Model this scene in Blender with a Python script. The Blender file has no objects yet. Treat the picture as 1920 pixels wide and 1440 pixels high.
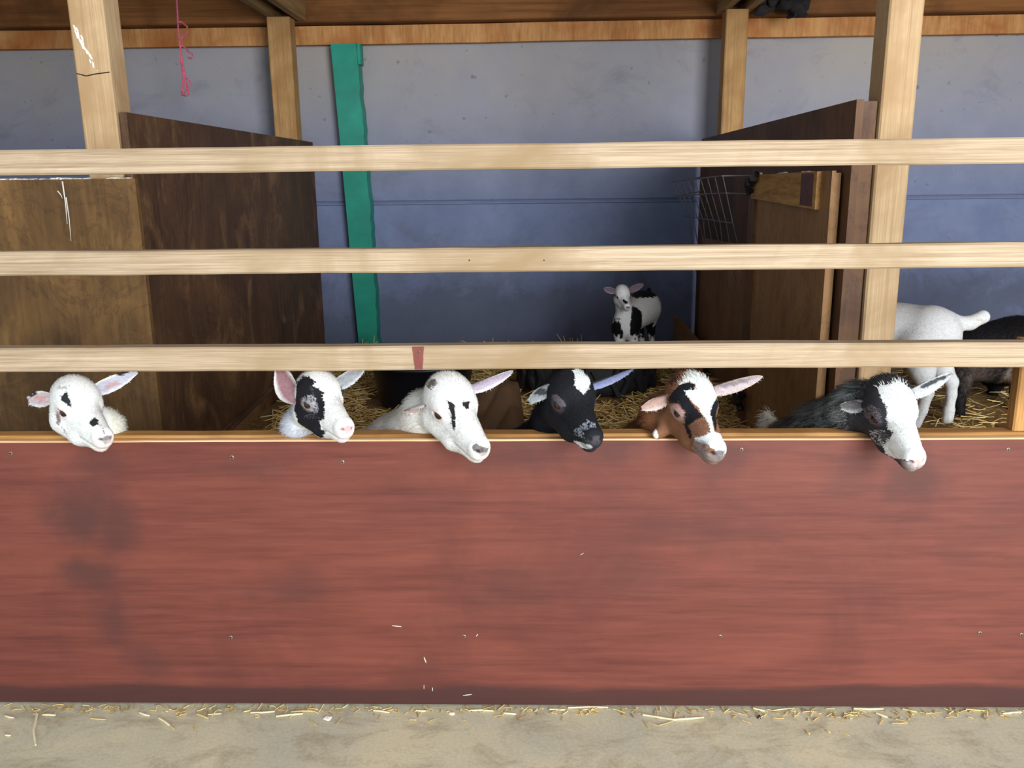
import bpy, math, random
import numpy as np
from mathutils import Vector, Matrix
random.seed(7); rng = np.random.default_rng(7)
scene = bpy.context.scene
C = scene.collection

# ------------------------------------------------------------------ camera, light, exposure
F_PX, CAM_H = 1600.0, 1.35
PITCH, YAW, ROLL = math.radians(13.3), math.radians(1.6), math.radians(-0.65)
cam_data = bpy.data.cameras.new('camera'); cam = bpy.data.objects.new('camera', cam_data); C.objects.link(cam)
cam_data.sensor_width = 36.0; cam_data.lens = F_PX / 1920.0 * 36.0; cam_data.clip_start = 0.02
CAM_R = Matrix.Rotation(YAW, 4, 'Z') @ Matrix.Rotation(math.pi/2 - PITCH, 4, 'X') @ Matrix.Rotation(ROLL, 4, 'Z')
cam.matrix_world = Matrix.Translation((0, 0, CAM_H)) @ CAM_R
scene.camera = cam

world = bpy.data.worlds.new('world'); scene.world = world; world.use_nodes = True
bg = world.node_tree.nodes['Background']; bg.inputs[0].default_value = (0.84, 0.92, 1.0, 1); bg.inputs[1].default_value = 1.08

def area_light(name, loc, target, sx, sy, power, col):
    d = bpy.data.lights.new(name, 'AREA'); d.shape = 'RECTANGLE'; d.size = sx; d.size_y = sy; d.energy = power; d.color = col
    o = bpy.data.objects.new(name, d); C.objects.link(o); o.location = loc
    o.rotation_euler = (Vector(target) - Vector(loc)).to_track_quat('-Z', 'Y').to_euler()
    return o
area_light('barn_doorway_daylight', (2.6, -3.4, 1.95), (0, 3.4, 0.9), 2.2, 3.3, 420, (0.985, 0.99, 1.0))
scene.view_settings.view_transform = 'Standard'; scene.view_settings.look = 'None'
scene.view_settings.exposure = 0.22; scene.view_settings.gamma = 1.0; scene.view_settings.use_curve_mapping = False

# ------------------------------------------------------------------ helpers
def at(px, py, depth):
    """world point that lies at distance `depth` (metres along y) on the sight line of a photo position"""
    d = CAM_R.to_3x3() @ Vector(((px - 960) / F_PX, (720 - py) / F_PX, -1.0))
    return Vector((0, 0, CAM_H)) + d * (depth / d.y)

def srgb(r, g, b):
    f = lambda c: (c/255)/12.92 if c/255 <= 0.04045 else ((c/255 + 0.055)/1.055)**2.4
    return (f(r), f(g), f(b), 1.0)

def tag(o, label=None, cat=None, group=None, kind=None):
    if label: o['label'] = label
    if cat: o['category'] = cat
    if group: o['group'] = group
    if kind: o['kind'] = kind
    return o

def empty(name, loc):
    o = bpy.data.objects.new(name, None); C.objects.link(o); o.location = loc; o.empty_display_size = 0.1
    return o

def mesh_obj(name, verts, faces, m, parent=None, smooth=False, loc=(0, 0, 0)):
    me = bpy.data.meshes.new(name); me.from_pydata([tuple(v) for v in verts], [], [tuple(f) for f in faces]); me.update()
    if smooth: me.polygons.foreach_set('use_smooth', [True] * len(me.polygons))
    if m: me.materials.append(m)
    return link(name, me, parent, loc)

def link(name, me, parent=None, loc=(0, 0, 0)):
    o = bpy.data.objects.new(name, me); C.objects.link(o); o.location = loc
    if parent: o.parent = parent
    return o

def fast_mesh(name, V, F, m, smooth=True):
    """mesh from numpy arrays: V (n,3), F (m,3 or 4)"""
    me = bpy.data.meshes.new(name); n, k = F.shape
    me.vertices.add(len(V)); me.vertices.foreach_set('co', np.ascontiguousarray(V, np.float32).ravel())
    me.loops.add(n * k); me.loops.foreach_set('vertex_index', np.ascontiguousarray(F, np.int32).ravel())
    me.polygons.add(n); me.polygons.foreach_set('loop_start', np.arange(0, n * k, k, dtype=np.int32))
    if smooth: me.polygons.foreach_set('use_smooth', np.ones(n, bool))
    me.update(calc_edges=True); me.validate()
    if m: me.materials.append(m)
    return me

def beam_geo(lx, ly, lz, axis=0, seg=1, wob=0.0, bev=0.003, taper=1.0, seed=0):
    """bevelled timber centred on 0; long axis `axis`, cut into `seg` lengths whose section wanders by `wob`"""
    dims = [lx, ly, lz]; L = dims[axis]; a, b = [d for i, d in enumerate(dims) if i != axis]
    r = random.Random(seed); n = seg + 1; V = []; Fc = []
    prof = []
    for sx, sy in ((-1, -1), (1, -1), (1, 1), (-1, 1)):
        if sx * sy > 0: prof += [(sx*(a/2), sy*(b/2-bev)), (sx*(a/2-bev), sy*(b/2))] if sx > 0 else [(sx*(a/2), sy*(b/2-bev)), (sx*(a/2-bev), sy*(b/2))]
        else: prof += [(sx*(a/2-bev), sy*(b/2)), (sx*(a/2), sy*(b/2-bev))]
    # order around the section
    prof = sorted(prof, key=lambda p: math.atan2(p[1]/b, p[0]/a)); k = len(prof)
    oa = ob = 0.0
    for i in range(n):
        t = -L/2 + L*i/seg; s = 1 + (taper-1)*i/seg
        oa = oa*0.7 + r.uniform(-wob, wob); ob = ob*0.7 + r.uniform(-wob, wob)
        for (u, v) in prof:
            uu = u*s + oa + r.uniform(-wob, wob)*0.35; vv = v*s + ob + r.uniform(-wob, wob)*0.35
            V.append((t, uu, vv) if axis == 0 else (uu, t, vv) if axis == 1 else (uu, vv, t))
    for i in range(seg):
        for j in range(k):
            q = [i*k+j, i*k+(j+1) % k, (i+1)*k+(j+1) % k, (i+1)*k+j]
            Fc.append(q if axis != 1 else q[::-1])
    Fc.append(list(range(k))[::-1] if axis != 1 else list(range(k))); e = list(range(seg*k, seg*k+k)); Fc.append(e if axis != 1 else e[::-1])
    return V, Fc

def beam(name, x0, x1, y0, y1, z0, z1, m, parent=None, axis=0, seg=1, wob=0.0, bev=0.003, taper=1.0, seed=0, base=False):
    """timber between two corners. top-level when no parent; base=True puts the origin at the foot"""
    V, Fc = beam_geo(x1-x0, y1-y0, z1-z0, axis, seg, wob, bev, taper, seed)
    c = Vector(((x0+x1)/2, (y0+y1)/2, (z0+z1)/2))
    if parent: c = c - parent.location
    return mesh_obj(name, V, Fc, m, parent, loc=c)

def tube(pts, r, n=6, closed=False):
    pts = [Vector(p) for p in pts]; V = []; Fc = []; m = len(pts)
    up = Vector((0.13, 0.2, 0.97))
    for i, p in enumerate(pts):
        t = (pts[min(i+1, m-1)] - pts[max(i-1, 0)])
        if t.length < 1e-9: t = Vector((0, 0, 1))
        t.normalize(); a = t.cross(up)
        if a.length < 1e-3: a = t.cross(Vector((1, 0, 0)))
        a.normalize(); b = t.cross(a); rr = r[i] if hasattr(r, '__len__') else r
        for j in range(n): th = 2*math.pi*j/n; V.append(p + a*math.cos(th)*rr + b*math.sin(th)*rr)
    for i in range(m-1):
        for j in range(n): Fc.append((i*n+j, i*n+(j+1) % n, (i+1)*n+(j+1) % n, (i+1)*n+j))
    Fc.append(tuple(range(n))[::-1]); Fc.append(tuple(range((m-1)*n, m*n)))
    return V, Fc

def join(geos):
    V = []; Fc = []
    for v, f in geos:
        o = len(V); V += list(v); Fc += [tuple(i+o for i in q) for q in f]
    return V, Fc

def lathe(prof, n=32):
    V = []; Fc = []; m = len(prof)
    for (r, z) in prof:
        for j in range(n): th = 2*math.pi*j/n; V.append((r*math.cos(th), r*math.sin(th), z))
    for i in range(m-1):
        for j in range(n): Fc.append((i*n+j, i*n+(j+1) % n, (i+1)*n+(j+1) % n, (i+1)*n+j))
    return V, Fc

# ------------------------------------------------------------------ materials
def new_mat(name):
    m = bpy.data.materials.new(name); m.use_nodes = True; nt = m.node_tree
    return m, nt, nt.nodes, nt.links, nt.nodes['Principled BSDF']

def N(nt, typ, **kw):
    n = nt.nodes.new(typ)
    for k, v in kw.items():
        if k in n.inputs: n.inputs[k].default_value = v
        else: setattr(n, k, v)
    return n

def ramp(nt, src, stops):
    r = nt.nodes.new('ShaderNodeValToRGB'); nt.links.new(src, r.inputs[0])
    while len(r.color_ramp.elements) < len(stops): r.color_ramp.elements.new(0.5)
    for e, (p, c) in zip(r.color_ramp.elements, stops): e.position = p; e.color = c
    return r.outputs[0]

def coords(nt, scale=(1, 1, 1), loc=(0, 0, 0), rot=(0, 0, 0), kind='Object'):
    tc = nt.nodes.new('ShaderNodeTexCoord'); mp = nt.nodes.new('ShaderNodeMapping')
    mp.inputs['Scale'].default_value = scale; mp.inputs['Location'].default_value = loc; mp.inputs['Rotation'].default_value = rot
    nt.links.new(tc.outputs[kind], mp.inputs[0]); return mp.outputs[0]

def noise(nt, vec, scale, detail=4, rough=0.55, dist=0.0):
    n = N(nt, 'ShaderNodeTexNoise', Scale=scale, Detail=detail, Roughness=rough, Distortion=dist)
    nt.links.new(vec, n.inputs['Vector']); return n.outputs['Fac']

def mix(nt, fac, a, b, mode='MIX'):
    n = nt.nodes.new('ShaderNodeMix'); n.data_type = 'RGBA'; n.blend_type = mode
    for s, v in ((0, fac), (6, a), (7, b)):
        if hasattr(v, 'is_output') or isinstance(v, bpy.types.NodeSocket): nt.links.new(v, n.inputs[s])
        else: n.inputs[s].default_value = v
    return n.outputs[2]

def bump(nt, src, strength, dist, bsdf):
    b = N(nt, 'ShaderNodeBump', Strength=strength, Distance=dist)
    nt.links.new(src, b.inputs['Height']); nt.links.new(b.outputs[0], bsdf.inputs['Normal'])

def wood(name, dark, mid, light, axis=0, rough=0.75, grain=38.0, stretch=0.035, blotch=None, blotch_scale=2.5, seed=0.0, knots=False):
    m, nt, nd, lk, bs = new_mat(name)
    s = [1, 1, 1]; s[axis] = stretch
    v = coords(nt, tuple(s), (seed, seed*1.7, seed*0.3))
    oi = nt.nodes.new('ShaderNodeObjectInfo'); add = nt.nodes.new('ShaderNodeVectorMath'); add.operation = 'ADD'
    lk.new(v, add.inputs[0]); lk.new(oi.outputs['Random'], add.inputs[1]); v = add.outputs[0]
    g = noise(nt, v, grain, 5, 0.6, 0.6)
    col = ramp(nt, g, [(0.30, dark), (0.5, mid), (0.72, light)])
    fine = noise(nt, v, grain*4, 3, 0.7)
    col = mix(nt, 0.45, col, ramp(nt, fine, [(0.3, dark), (0.6, light)]), 'MIX')
    if blotch:
        b = noise(nt, coords(nt, (1, 1, 1), (seed*3, 1, 2)), blotch_scale, 4, 0.6, 0.8)
        col = mix(nt, ramp(nt, b, [(0.45, (0, 0, 0, 1)), (0.68, (1, 1, 1, 1))]), col, blotch)
    if knots:
        k = N(nt, 'ShaderNodeTexVoronoi', Scale=3.2); ks = [1, 1, 1]; ks[axis] = 0.55
        lk.new(coords(nt, tuple(ks), (seed+0.37, seed, 0.1)), k.inputs['Vector'])
        col = mix(nt, ramp(nt, k.outputs['Distance'], [(0.035, (1, 1, 1, 1)), (0.085, (0, 0, 0, 1))]), col, (dark[0]*0.55, dark[1]*0.45, dark[2]*0.4, 1))
    lk.new(col, bs.inputs['Base Color']); bs.inputs['Roughness'].default_value = rough; bs.inputs['Specular IOR Level'].default_value = 0.25
    bump(nt, g, 0.35, 0.002, bs)
    return m

def plain(name, col, rough=0.7, metal=0.0, var=0.15, scale=30):
    m, nt, nd, lk, bs = new_mat(name)
    n = noise(nt, coords(nt), scale, 4)
    lk.new(ramp(nt, n, [(0.3, tuple(c*(1-var) for c in col[:3]) + (1,)), (0.7, tuple(min(1, c*(1+var)) for c in col[:3]) + (1,))]), bs.inputs['Base Color'])
    bs.inputs['Roughness'].default_value = rough; bs.inputs['Metallic'].default_value = metal
    return m

M = {}
M['rail'] = wood('rail_pine', srgb(126, 104, 80), srgb(174, 152, 124), srgb(200, 180, 154), 0, 0.7, 95, 0.012, srgb(152, 130, 98), 3.0, knots=True)
M['rail_red'] = None
M['post'] = wood('post_pine', srgb(152, 122, 88), srgb(190, 160, 120), srgb(208, 182, 144), 2, 0.7, 75, 0.014, srgb(168, 136, 98), 3.0, knots=True)
M['backpost'] = wood('back_post_pine', srgb(138, 104, 62), srgb(176, 136, 86), srgb(198, 160, 108), 2, 0.75, 80, 0.015, srgb(150, 110, 66), 3.0, seed=3)
M['joist'] = wood('joist_timber', srgb(92, 70, 40), srgb(150, 118, 74), srgb(172, 138, 92), 1, 0.8, 30, 0.03, seed=4)
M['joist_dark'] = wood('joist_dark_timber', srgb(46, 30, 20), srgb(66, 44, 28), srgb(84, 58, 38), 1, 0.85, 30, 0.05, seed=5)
M['plate'] = wood('wall_plate_timber', srgb(92, 56, 26), srgb(128, 82, 42), srgb(150, 100, 54), 0, 0.75, 22, 0.03, srgb(92, 58, 28), 2.0, seed=6, knots=True)
M['plystrip'] = wood('ply_strip_orange', srgb(150, 98, 52), srgb(192, 136, 80), srgb(212, 162, 104), 2, 0.7, 14, 0.12, srgb(170, 100, 48), 3, seed=7)
M['ceil'] = wood('ceiling_board', srgb(84, 50, 24), srgb(120, 76, 40), srgb(142, 96, 54), 0, 0.8, 22, 0.04, srgb(80, 50, 26), 2.0, seed=8)
M['sill'] = wood('sill_timber', srgb(150, 100, 48), srgb(190, 138, 78), srgb(206, 160, 98), 0, 0.7, 80, 0.012, srgb(120, 82, 40), 1.7, seed=9)

M['sill2'] = wood('upright_timber', srgb(140, 96, 48), srgb(182, 134, 78), srgb(200, 156, 98), 2, 0.7, 60, 0.02, srgb(120, 82, 40), 1.7, seed=14)

def partition_mat(name, seed, dark, mid, light, smear):
    m, nt, nd, lk, bs = new_mat(name)
    v = coords(nt, (1, 1, 0.8), (seed, seed, seed))
    a = noise(nt, v, 2.2, 5, 0.6, 1.4); b = noise(nt, v, 4.5, 5, 0.55, 1.2); g = noise(nt, coords(nt, (1, 1, 0.06), (seed, 0, 0)), 70, 3)
    col = ramp(nt, a, [(0.30, dark), (0.52, mid), (0.75, light)])
    col = mix(nt, ramp(nt, b, [(0.53, (0, 0, 0, 1)), (0.72, (0.7, 0.7, 0.7, 1))]), col, smear)
    col = mix(nt, ramp(nt, noise(nt, v, 4.0, 6, 0.65, 3.0), [(0.50, (0, 0, 0, 1)), (0.54, (0.5, 0.5, 0.5, 1)), (0.57, (0, 0, 0, 1))]), col, dark)
    col = mix(nt, 0.25, col, ramp(nt, g, [(0.3, dark), (0.7, light)]))
    lk.new(col, bs.inputs['Base Color']); bs.inputs['Roughness'].default_value = 0.6; bs.inputs['Specular IOR Level'].default_value = 0.3
    bump(nt, b, 0.15, 0.003, bs); return m
M['part_l'] = partition_mat('stained_plywood', 0.0, srgb(50, 34, 25), srgb(86, 60, 40), srgb(118, 84, 54), srgb(164, 124, 82))
M['board_l'] = partition_mat('stained_front_board', 5.3, srgb(58, 40, 22), srgb(102, 75, 42), srgb(134, 100, 58), srgb(152, 116, 68))
M['part_r'] = partition_mat('stained_plywood_dark', 9.1, srgb(62, 42, 34), srgb(100, 70, 46), srgb(122, 86, 54), srgb(116, 84, 56))
M['gate'] = partition_mat('gate_plywood', 3.7, srgb(102, 72, 44), srgb(146, 108, 68), srgb(166, 126, 82), srgb(168, 130, 86))

def mat_wall():
    m, nt, nd, lk, bs = new_mat('blue_grey_painted_concrete')
    v = coords(nt)
    big = noise(nt, v, 0.9, 5, 0.6, 0.6); mid_ = noise(nt, v, 6, 5, 0.6); fine = noise(nt, v, 90, 3, 0.6)
    col = ramp(nt, mid_, [(0.25, srgb(104, 117, 152)), (0.75, srgb(126, 139, 172))])
    # paler warm grey blended in towards the top, broken into drifting patches
    sep = nt.nodes.new('ShaderNodeSeparateXYZ'); lk.new(v, sep.inputs[0])
    mr = N(nt, 'ShaderNodeMapRange'); mr.inputs[1].default_value = 1.2; mr.inputs[2].default_value = 2.0
    geo = nt.nodes.new('ShaderNodeNewGeometry'); sp2 = nt.nodes.new('ShaderNodeSeparateXYZ'); lk.new(geo.outputs['Position'], sp2.inputs[0]); lk.new(sp2.outputs[2], mr.inputs[0])
    mm = nt.nodes.new('ShaderNodeMath'); mm.operation = 'MULTIPLY'; lk.new(mr.outputs[0], mm.inputs[0]); lk.new(ramp(nt, big, [(0.2, (0.45,)*3 + (1,)), (0.7, (1, 1, 1, 1))]), mm.inputs[1])
    col = mix(nt, mm.outputs[0], col, srgb(172, 165, 158))
    st = noise(nt, coords(nt, (1, 1, 1.6), (3, 1, 4)), 2.6, 6, 0.65, 0.8)
    col = mix(nt, ramp(nt, st, [(0.56, (0, 0, 0, 1)), (0.76, (0.5, 0.5, 0.5, 1))]), col, srgb(100, 102, 112))
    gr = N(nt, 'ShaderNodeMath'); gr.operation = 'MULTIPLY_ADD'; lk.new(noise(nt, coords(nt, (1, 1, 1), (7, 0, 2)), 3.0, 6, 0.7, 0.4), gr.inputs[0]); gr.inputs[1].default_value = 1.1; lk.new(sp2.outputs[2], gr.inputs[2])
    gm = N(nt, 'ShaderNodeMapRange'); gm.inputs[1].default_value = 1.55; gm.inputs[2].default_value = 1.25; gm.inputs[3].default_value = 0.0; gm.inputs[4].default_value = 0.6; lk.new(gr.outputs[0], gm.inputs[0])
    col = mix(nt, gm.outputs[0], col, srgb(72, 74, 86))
    sp = noise(nt, v, 24, 3, 0.5)
    col = mix(nt, ramp(nt, sp, [(0.68, (0, 0, 0, 1)), (0.78, (0.55, 0.55, 0.55, 1))]), col, srgb(78, 82, 96))
    lk.new(col, bs.inputs['Base Color']); bs.inputs['Roughness'].default_value = 0.85
    bump(nt, fine, 0.4, 0.003, bs); return m
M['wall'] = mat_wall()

def mat_panel():
    m, nt, nd, lk, bs = new_mat('red_brown_stained_plywood')
    v = coords(nt); vx = coords(nt, (0.06, 1, 1), (0, 0, 0), (0, -0.05, 0)); vx2 = coords(nt, (0.16, 1, 1), (2, 0, 5), (0, -0.06, 0))
    g = noise(nt, vx, 70, 5, 0.6, 0.2); g2 = noise(nt, vx2, 9, 5, 0.6, 0.8); big = noise(nt, coords(nt, (1, 1, 0.9), (1.3, 0, 0.4)), 3.2, 5, 0.6, 0.6)
    col = ramp(nt, g, [(0.2, srgb(88, 45, 38)), (0.5, srgb(108, 57, 48)), (0.85, srgb(124, 70, 59))])
    col = mix(nt, ramp(nt, g2, [(0.45, (0, 0, 0, 1)), (0.72, (0.6, 0.6, 0.6, 1))]), col, srgb(128, 69, 55))
    col = mix(nt, ramp(nt, big, [(0.48, (0, 0, 0, 1)), (0.72, (0.55, 0.55, 0.55, 1))]), col, srgb(84, 47, 43))
    # darker marks, each a soft-edged patch of its own
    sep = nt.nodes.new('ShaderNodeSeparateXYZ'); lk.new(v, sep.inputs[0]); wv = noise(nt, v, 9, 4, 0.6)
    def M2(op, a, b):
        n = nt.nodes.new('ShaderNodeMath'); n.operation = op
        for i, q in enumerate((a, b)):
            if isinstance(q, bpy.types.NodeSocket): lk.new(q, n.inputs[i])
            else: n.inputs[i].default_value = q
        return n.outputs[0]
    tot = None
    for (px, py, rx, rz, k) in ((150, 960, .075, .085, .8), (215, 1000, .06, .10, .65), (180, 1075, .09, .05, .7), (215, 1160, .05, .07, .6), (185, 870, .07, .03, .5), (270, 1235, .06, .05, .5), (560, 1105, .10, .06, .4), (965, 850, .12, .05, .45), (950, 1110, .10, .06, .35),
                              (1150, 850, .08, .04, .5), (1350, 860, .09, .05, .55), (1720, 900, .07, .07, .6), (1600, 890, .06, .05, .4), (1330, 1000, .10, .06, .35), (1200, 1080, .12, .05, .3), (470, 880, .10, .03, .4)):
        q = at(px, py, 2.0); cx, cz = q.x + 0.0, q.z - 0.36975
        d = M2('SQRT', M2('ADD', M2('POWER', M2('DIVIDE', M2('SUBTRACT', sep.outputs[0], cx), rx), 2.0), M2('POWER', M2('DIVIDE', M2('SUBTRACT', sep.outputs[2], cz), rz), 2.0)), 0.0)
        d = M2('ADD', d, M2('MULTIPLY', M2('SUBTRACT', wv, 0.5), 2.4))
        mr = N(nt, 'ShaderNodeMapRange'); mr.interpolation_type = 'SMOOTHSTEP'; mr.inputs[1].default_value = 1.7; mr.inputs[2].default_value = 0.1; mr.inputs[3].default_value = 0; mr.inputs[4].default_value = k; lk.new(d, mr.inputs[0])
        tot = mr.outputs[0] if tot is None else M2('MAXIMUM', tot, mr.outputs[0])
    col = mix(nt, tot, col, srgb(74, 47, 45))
    # darker ragged strip along the foot of the sheet
    sep2 = nt.nodes.new('ShaderNodeSeparateXYZ'); lk.new(coords(nt, (1, 1, 1), (0, 0, 0.3637)), sep2.inputs[0])
    ad = M2('ADD', M2('MULTIPLY', noise(nt, vx2, 9, 4), -0.09), sep2.outputs[2])
    col = mix(nt, ramp(nt, ad, [(0.0, (0.85, 0.85, 0.85, 1)), (0.02, (0, 0, 0, 1))]), col, srgb(66, 42, 40))
    lk.new(col, bs.inputs['Base Color']); bs.inputs['Roughness'].default_value = 0.5; bs.inputs['Specular IOR Level'].default_value = 0.3
    bump(nt, g, 0.15, 0.0012, bs); return m
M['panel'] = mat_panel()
M['ply_edge'] = wood('raw_ply_edge', srgb(190, 140, 96), srgb(224, 178, 132), srgb(236, 200, 160), 0, 0.7, 40, 0.03, seed=11)

def mat_floor():
    m, nt, nd, lk, bs = new_mat('worn_concrete')
    v = coords(nt)
    a = noise(nt, v, 2.2, 6, 0.6, 0.5); b = noise(nt, coords(nt, (0.6, 1, 1)), 9, 8, 0.75, 0.6); c = noise(nt, v, 120, 3, 0.6)
    col = ramp(nt, a, [(0.3, srgb(180, 182, 166)), (0.5, srgb(206, 202, 174)), (0.72, srgb(226, 216, 178))])
    col = mix(nt, ramp(nt, b, [(0.48, (0, 0, 0, 1)), (0.66, (0.75, 0.75, 0.75, 1))]), col, srgb(152, 142, 114))
    col = mix(nt, 0.16, col, ramp(nt, c, [(0.35, srgb(110, 100, 80)), (0.65, srgb(220, 206, 172))]))
    lk.new(col, bs.inputs['Base Color']); bs.inputs['Roughness'].default_value = 0.85
    bump(nt, b, 0.25, 0.003, bs); return m
M['floor'] = mat_floor()

def mat_straw(name, c0, c1, c2):
    m, nt, nd, lk, bs = new_mat(name)
    at_ = nt.nodes.new('ShaderNodeAttribute'); at_.attribute_name = 'tone'
    lk.new(ramp(nt, at_.outputs['Fac'], [(0.0, c0), (0.55, c1), (1.0, c2)]), bs.inputs['Base Color'])
    bs.inputs['Roughness'].default_value = 0.55; return m
M['straw'] = mat_straw('straw_stalks', srgb(172, 138, 78), srgb(238, 202, 126), srgb(250, 230, 168))
M['straw1'] = plain('loose_straw', srgb(214, 192, 128), 0.6, 0, 0.15, 60)
M['straw2'] = plain('loose_straw_pale', srgb(232, 222, 186), 0.6, 0, 0.12, 60)
def mat_bed():
    m, nt, nd, lk, bs = new_mat('trodden_bedding')
    n = noise(nt, coords(nt, (1, 1, 1)), 40, 6, 0.7, 0.5)
    lk.new(ramp(nt, n, [(0.3, srgb(84, 62, 32)), (0.5, srgb(136, 104, 56)), (0.7, srgb(180, 144, 82))]), bs.inputs['Base Color']); bs.inputs['Roughness'].default_value = 0.95
    bump(nt, n, 0.8, 0.01, bs); return m
M['bed'] = mat_bed()
M['green'] = plain('green_gloss_paint', srgb(14, 140, 118), 0.45, 0, 0.18, 9)
M['screw'] = plain('zinc_screw', srgb(150, 128, 116), 0.45, 0.6, 0.2, 200)
M['wire'] = plain('galvanised_wire', srgb(120, 118, 120), 0.45, 0.7, 0.15)
M['iron'] = plain('dark_iron', srgb(42, 38, 38), 0.5, 0.5, 0.3)
M['rubber'] = plain('black_rubber', srgb(34, 34, 36), 0.75, 0, 0.3, 20)
M['tub'] = plain('black_plastic_tub', srgb(18, 22, 32), 0.4, 0, 0.2, 8)
M['twine'] = plain('pink_baler_twine', srgb(206, 96, 120), 0.7, 0, 0.2, 60)
M['white'] = plain('white_spatter', srgb(226, 224, 216), 0.7, 0, 0.08, 60)
M['redpaint'] = plain('red_brown_paint_run', srgb(118, 58, 50), 0.55, 0, 0.15, 40)
M['clump'] = plain('sooty_cobweb_clump', srgb(30, 26, 26), 0.95, 0, 0.5, 30)
M['sack'] = plain('brown_paper_sack', srgb(96, 70, 46), 0.8, 0, 0.18, 14)
M['pebble'] = plain('black_pebble', srgb(40, 34, 30), 0.7, 0, 0.2, 60)

# ------------------------------------------------------------------ the setting
def bed_h(x, y):
    t = min(1, max(0, (y - 2.62) / 0.42)); t = t*t*(3-2*t)
    return 0.10 + 0.32*t + 0.015*min(1, max(0, (y-3.6)/1.1)) + 0.012*math.sin(5*x+3*y) + 0.010*math.sin(11*x-7*y)

mesh_obj('floor', [(-5, -2, 0), (5, -2, 0), (5, 5.2, 0), (-5, 5.2, 0)], [(0, 1, 2, 3)], M['floor'])['kind'] = 'structure'
wall = tag(empty('wall_back', (0, 4.8, 0)), kind='structure')
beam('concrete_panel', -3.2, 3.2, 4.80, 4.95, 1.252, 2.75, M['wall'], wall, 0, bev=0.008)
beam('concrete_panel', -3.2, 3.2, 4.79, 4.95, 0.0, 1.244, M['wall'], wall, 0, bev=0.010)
beam('joint_lip', -3.2, 3.2, 4.778, 4.80, 1.236, 1.247, M['wall'], wall, 0, bev=0.003)
beam('joint_mortar', -3.2, 3.2, 4.81, 4.94, 1.20, 1.30, M['wall'], wall, 0, bev=0.002)
beam('wall_left', -3.3, -3.2, 2.3, 4.95, 0, 2.75, M['wall'])['kind'] = 'structure'
beam('wall_right', 3.2, 3.3, 2.3, 4.95, 0, 2.75, M['wall'])['kind'] = 'structure'
ceil = tag(empty('ceiling', (0, 3.5, 2.37)), kind='structure')
y = 2.25; i = 0
while y < 4.78:
    beam('ceiling_board', -3.2, 3.2, y, min(y+0.176, 4.79), 2.362 + 0.003*(i % 2), 2.39, M['ceil'], ceil, 0, bev=0.003); y += 0.18; i += 1

# unseen roof added over the passage to keep sky light off the lower wall
sky_block = tag(empty('ceiling', (0, 0, 3.0)), kind='structure')
for k in range(9): beam('unseen_sky_blocker', -4.2+k*0.94, -4.2+(k+1)*0.94-0.01, 0.0, 2.24, 3.0+0.01*(k % 2), 3.03+0.01*(k % 2), M['ceil'], sky_block, 1)
# roof carpentry
tag(beam('plywood_header', -3.19, 3.19, 4.745, 4.79, 2.066, 2.158, M['plystrip'], None, 0, seg=24, wob=0.0015, bev=0.001, seed=3),
    'orange plywood header strip along the top of the grey wall', 'header board')
tag(beam('wall_plate_beam', -3.19, 3.19, 4.66, 4.79, 2.16, 2.34, M['plate'], None, 0, bev=0.006, seed=4),
    'knotty brown beam running above the orange plywood strip', 'beam')
def joist(x0, x1, label):
    j = tag(empty('roof_joist', ((x0+x1)/2, 3.5, 2.165)), label, 'joist')
    w = 0.042
    beam('joist_plank', x0, x0+w, 2.25, 4.655, 2.165, 2.355, M['joist'], j, 1, bev=0.003)
    beam('joist_plank', x1-w, x1, 2.25, 4.655, 2.165, 2.355, M['joist'], j, 1, bev=0.003)
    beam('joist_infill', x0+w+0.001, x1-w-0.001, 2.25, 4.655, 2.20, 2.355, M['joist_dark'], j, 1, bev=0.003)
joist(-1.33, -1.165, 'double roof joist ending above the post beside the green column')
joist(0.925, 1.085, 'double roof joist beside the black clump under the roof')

# posts
def post(name, x0, x1, y0, y1, z0, z1, m, label, lean=(0, 0), seed=0):
    V, Fc = beam_geo(x1-x0, y1-y0, z1-z0, 2, 10, 0.0012, 0.005, 1.0, seed)
    h = z1-z0; V = [(v[0] + lean[0]*(v[2]/h), v[1] + lean[1]*(v[2]/h), v[2] + h/2) for v in V]
    return tag(mesh_obj(name, V, Fc, m, loc=((x0+x1)/2, (y0+y1)/2, z0)), label, 'post')
pl = post('timber_post', -1.262, -1.164, 2.455, 2.555, 0, 2.36, M['post'], 'pale front timber post with white droppings streak, nearest the pink twine', (-0.006, 0), 1)
pr = post('timber_post', 0.945, 1.037, 2.455, 2.555, 0, 2.36, M['post'], 'pale front timber post with knots beside the open gate', (-0.004, 0), 2)
post('timber_post', -1.328, -1.212, 4.52, 4.62, 0, 2.164, M['backpost'], 'dull brown timber post against the wall beside the green column', (0, 0), 3)
post('timber_post', 0.945, 1.055, 4.52, 4.62, 0, 2.164, M['backpost'], 'dull brown timber post against the wall behind the right partition', (0, 0), 4)
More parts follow.
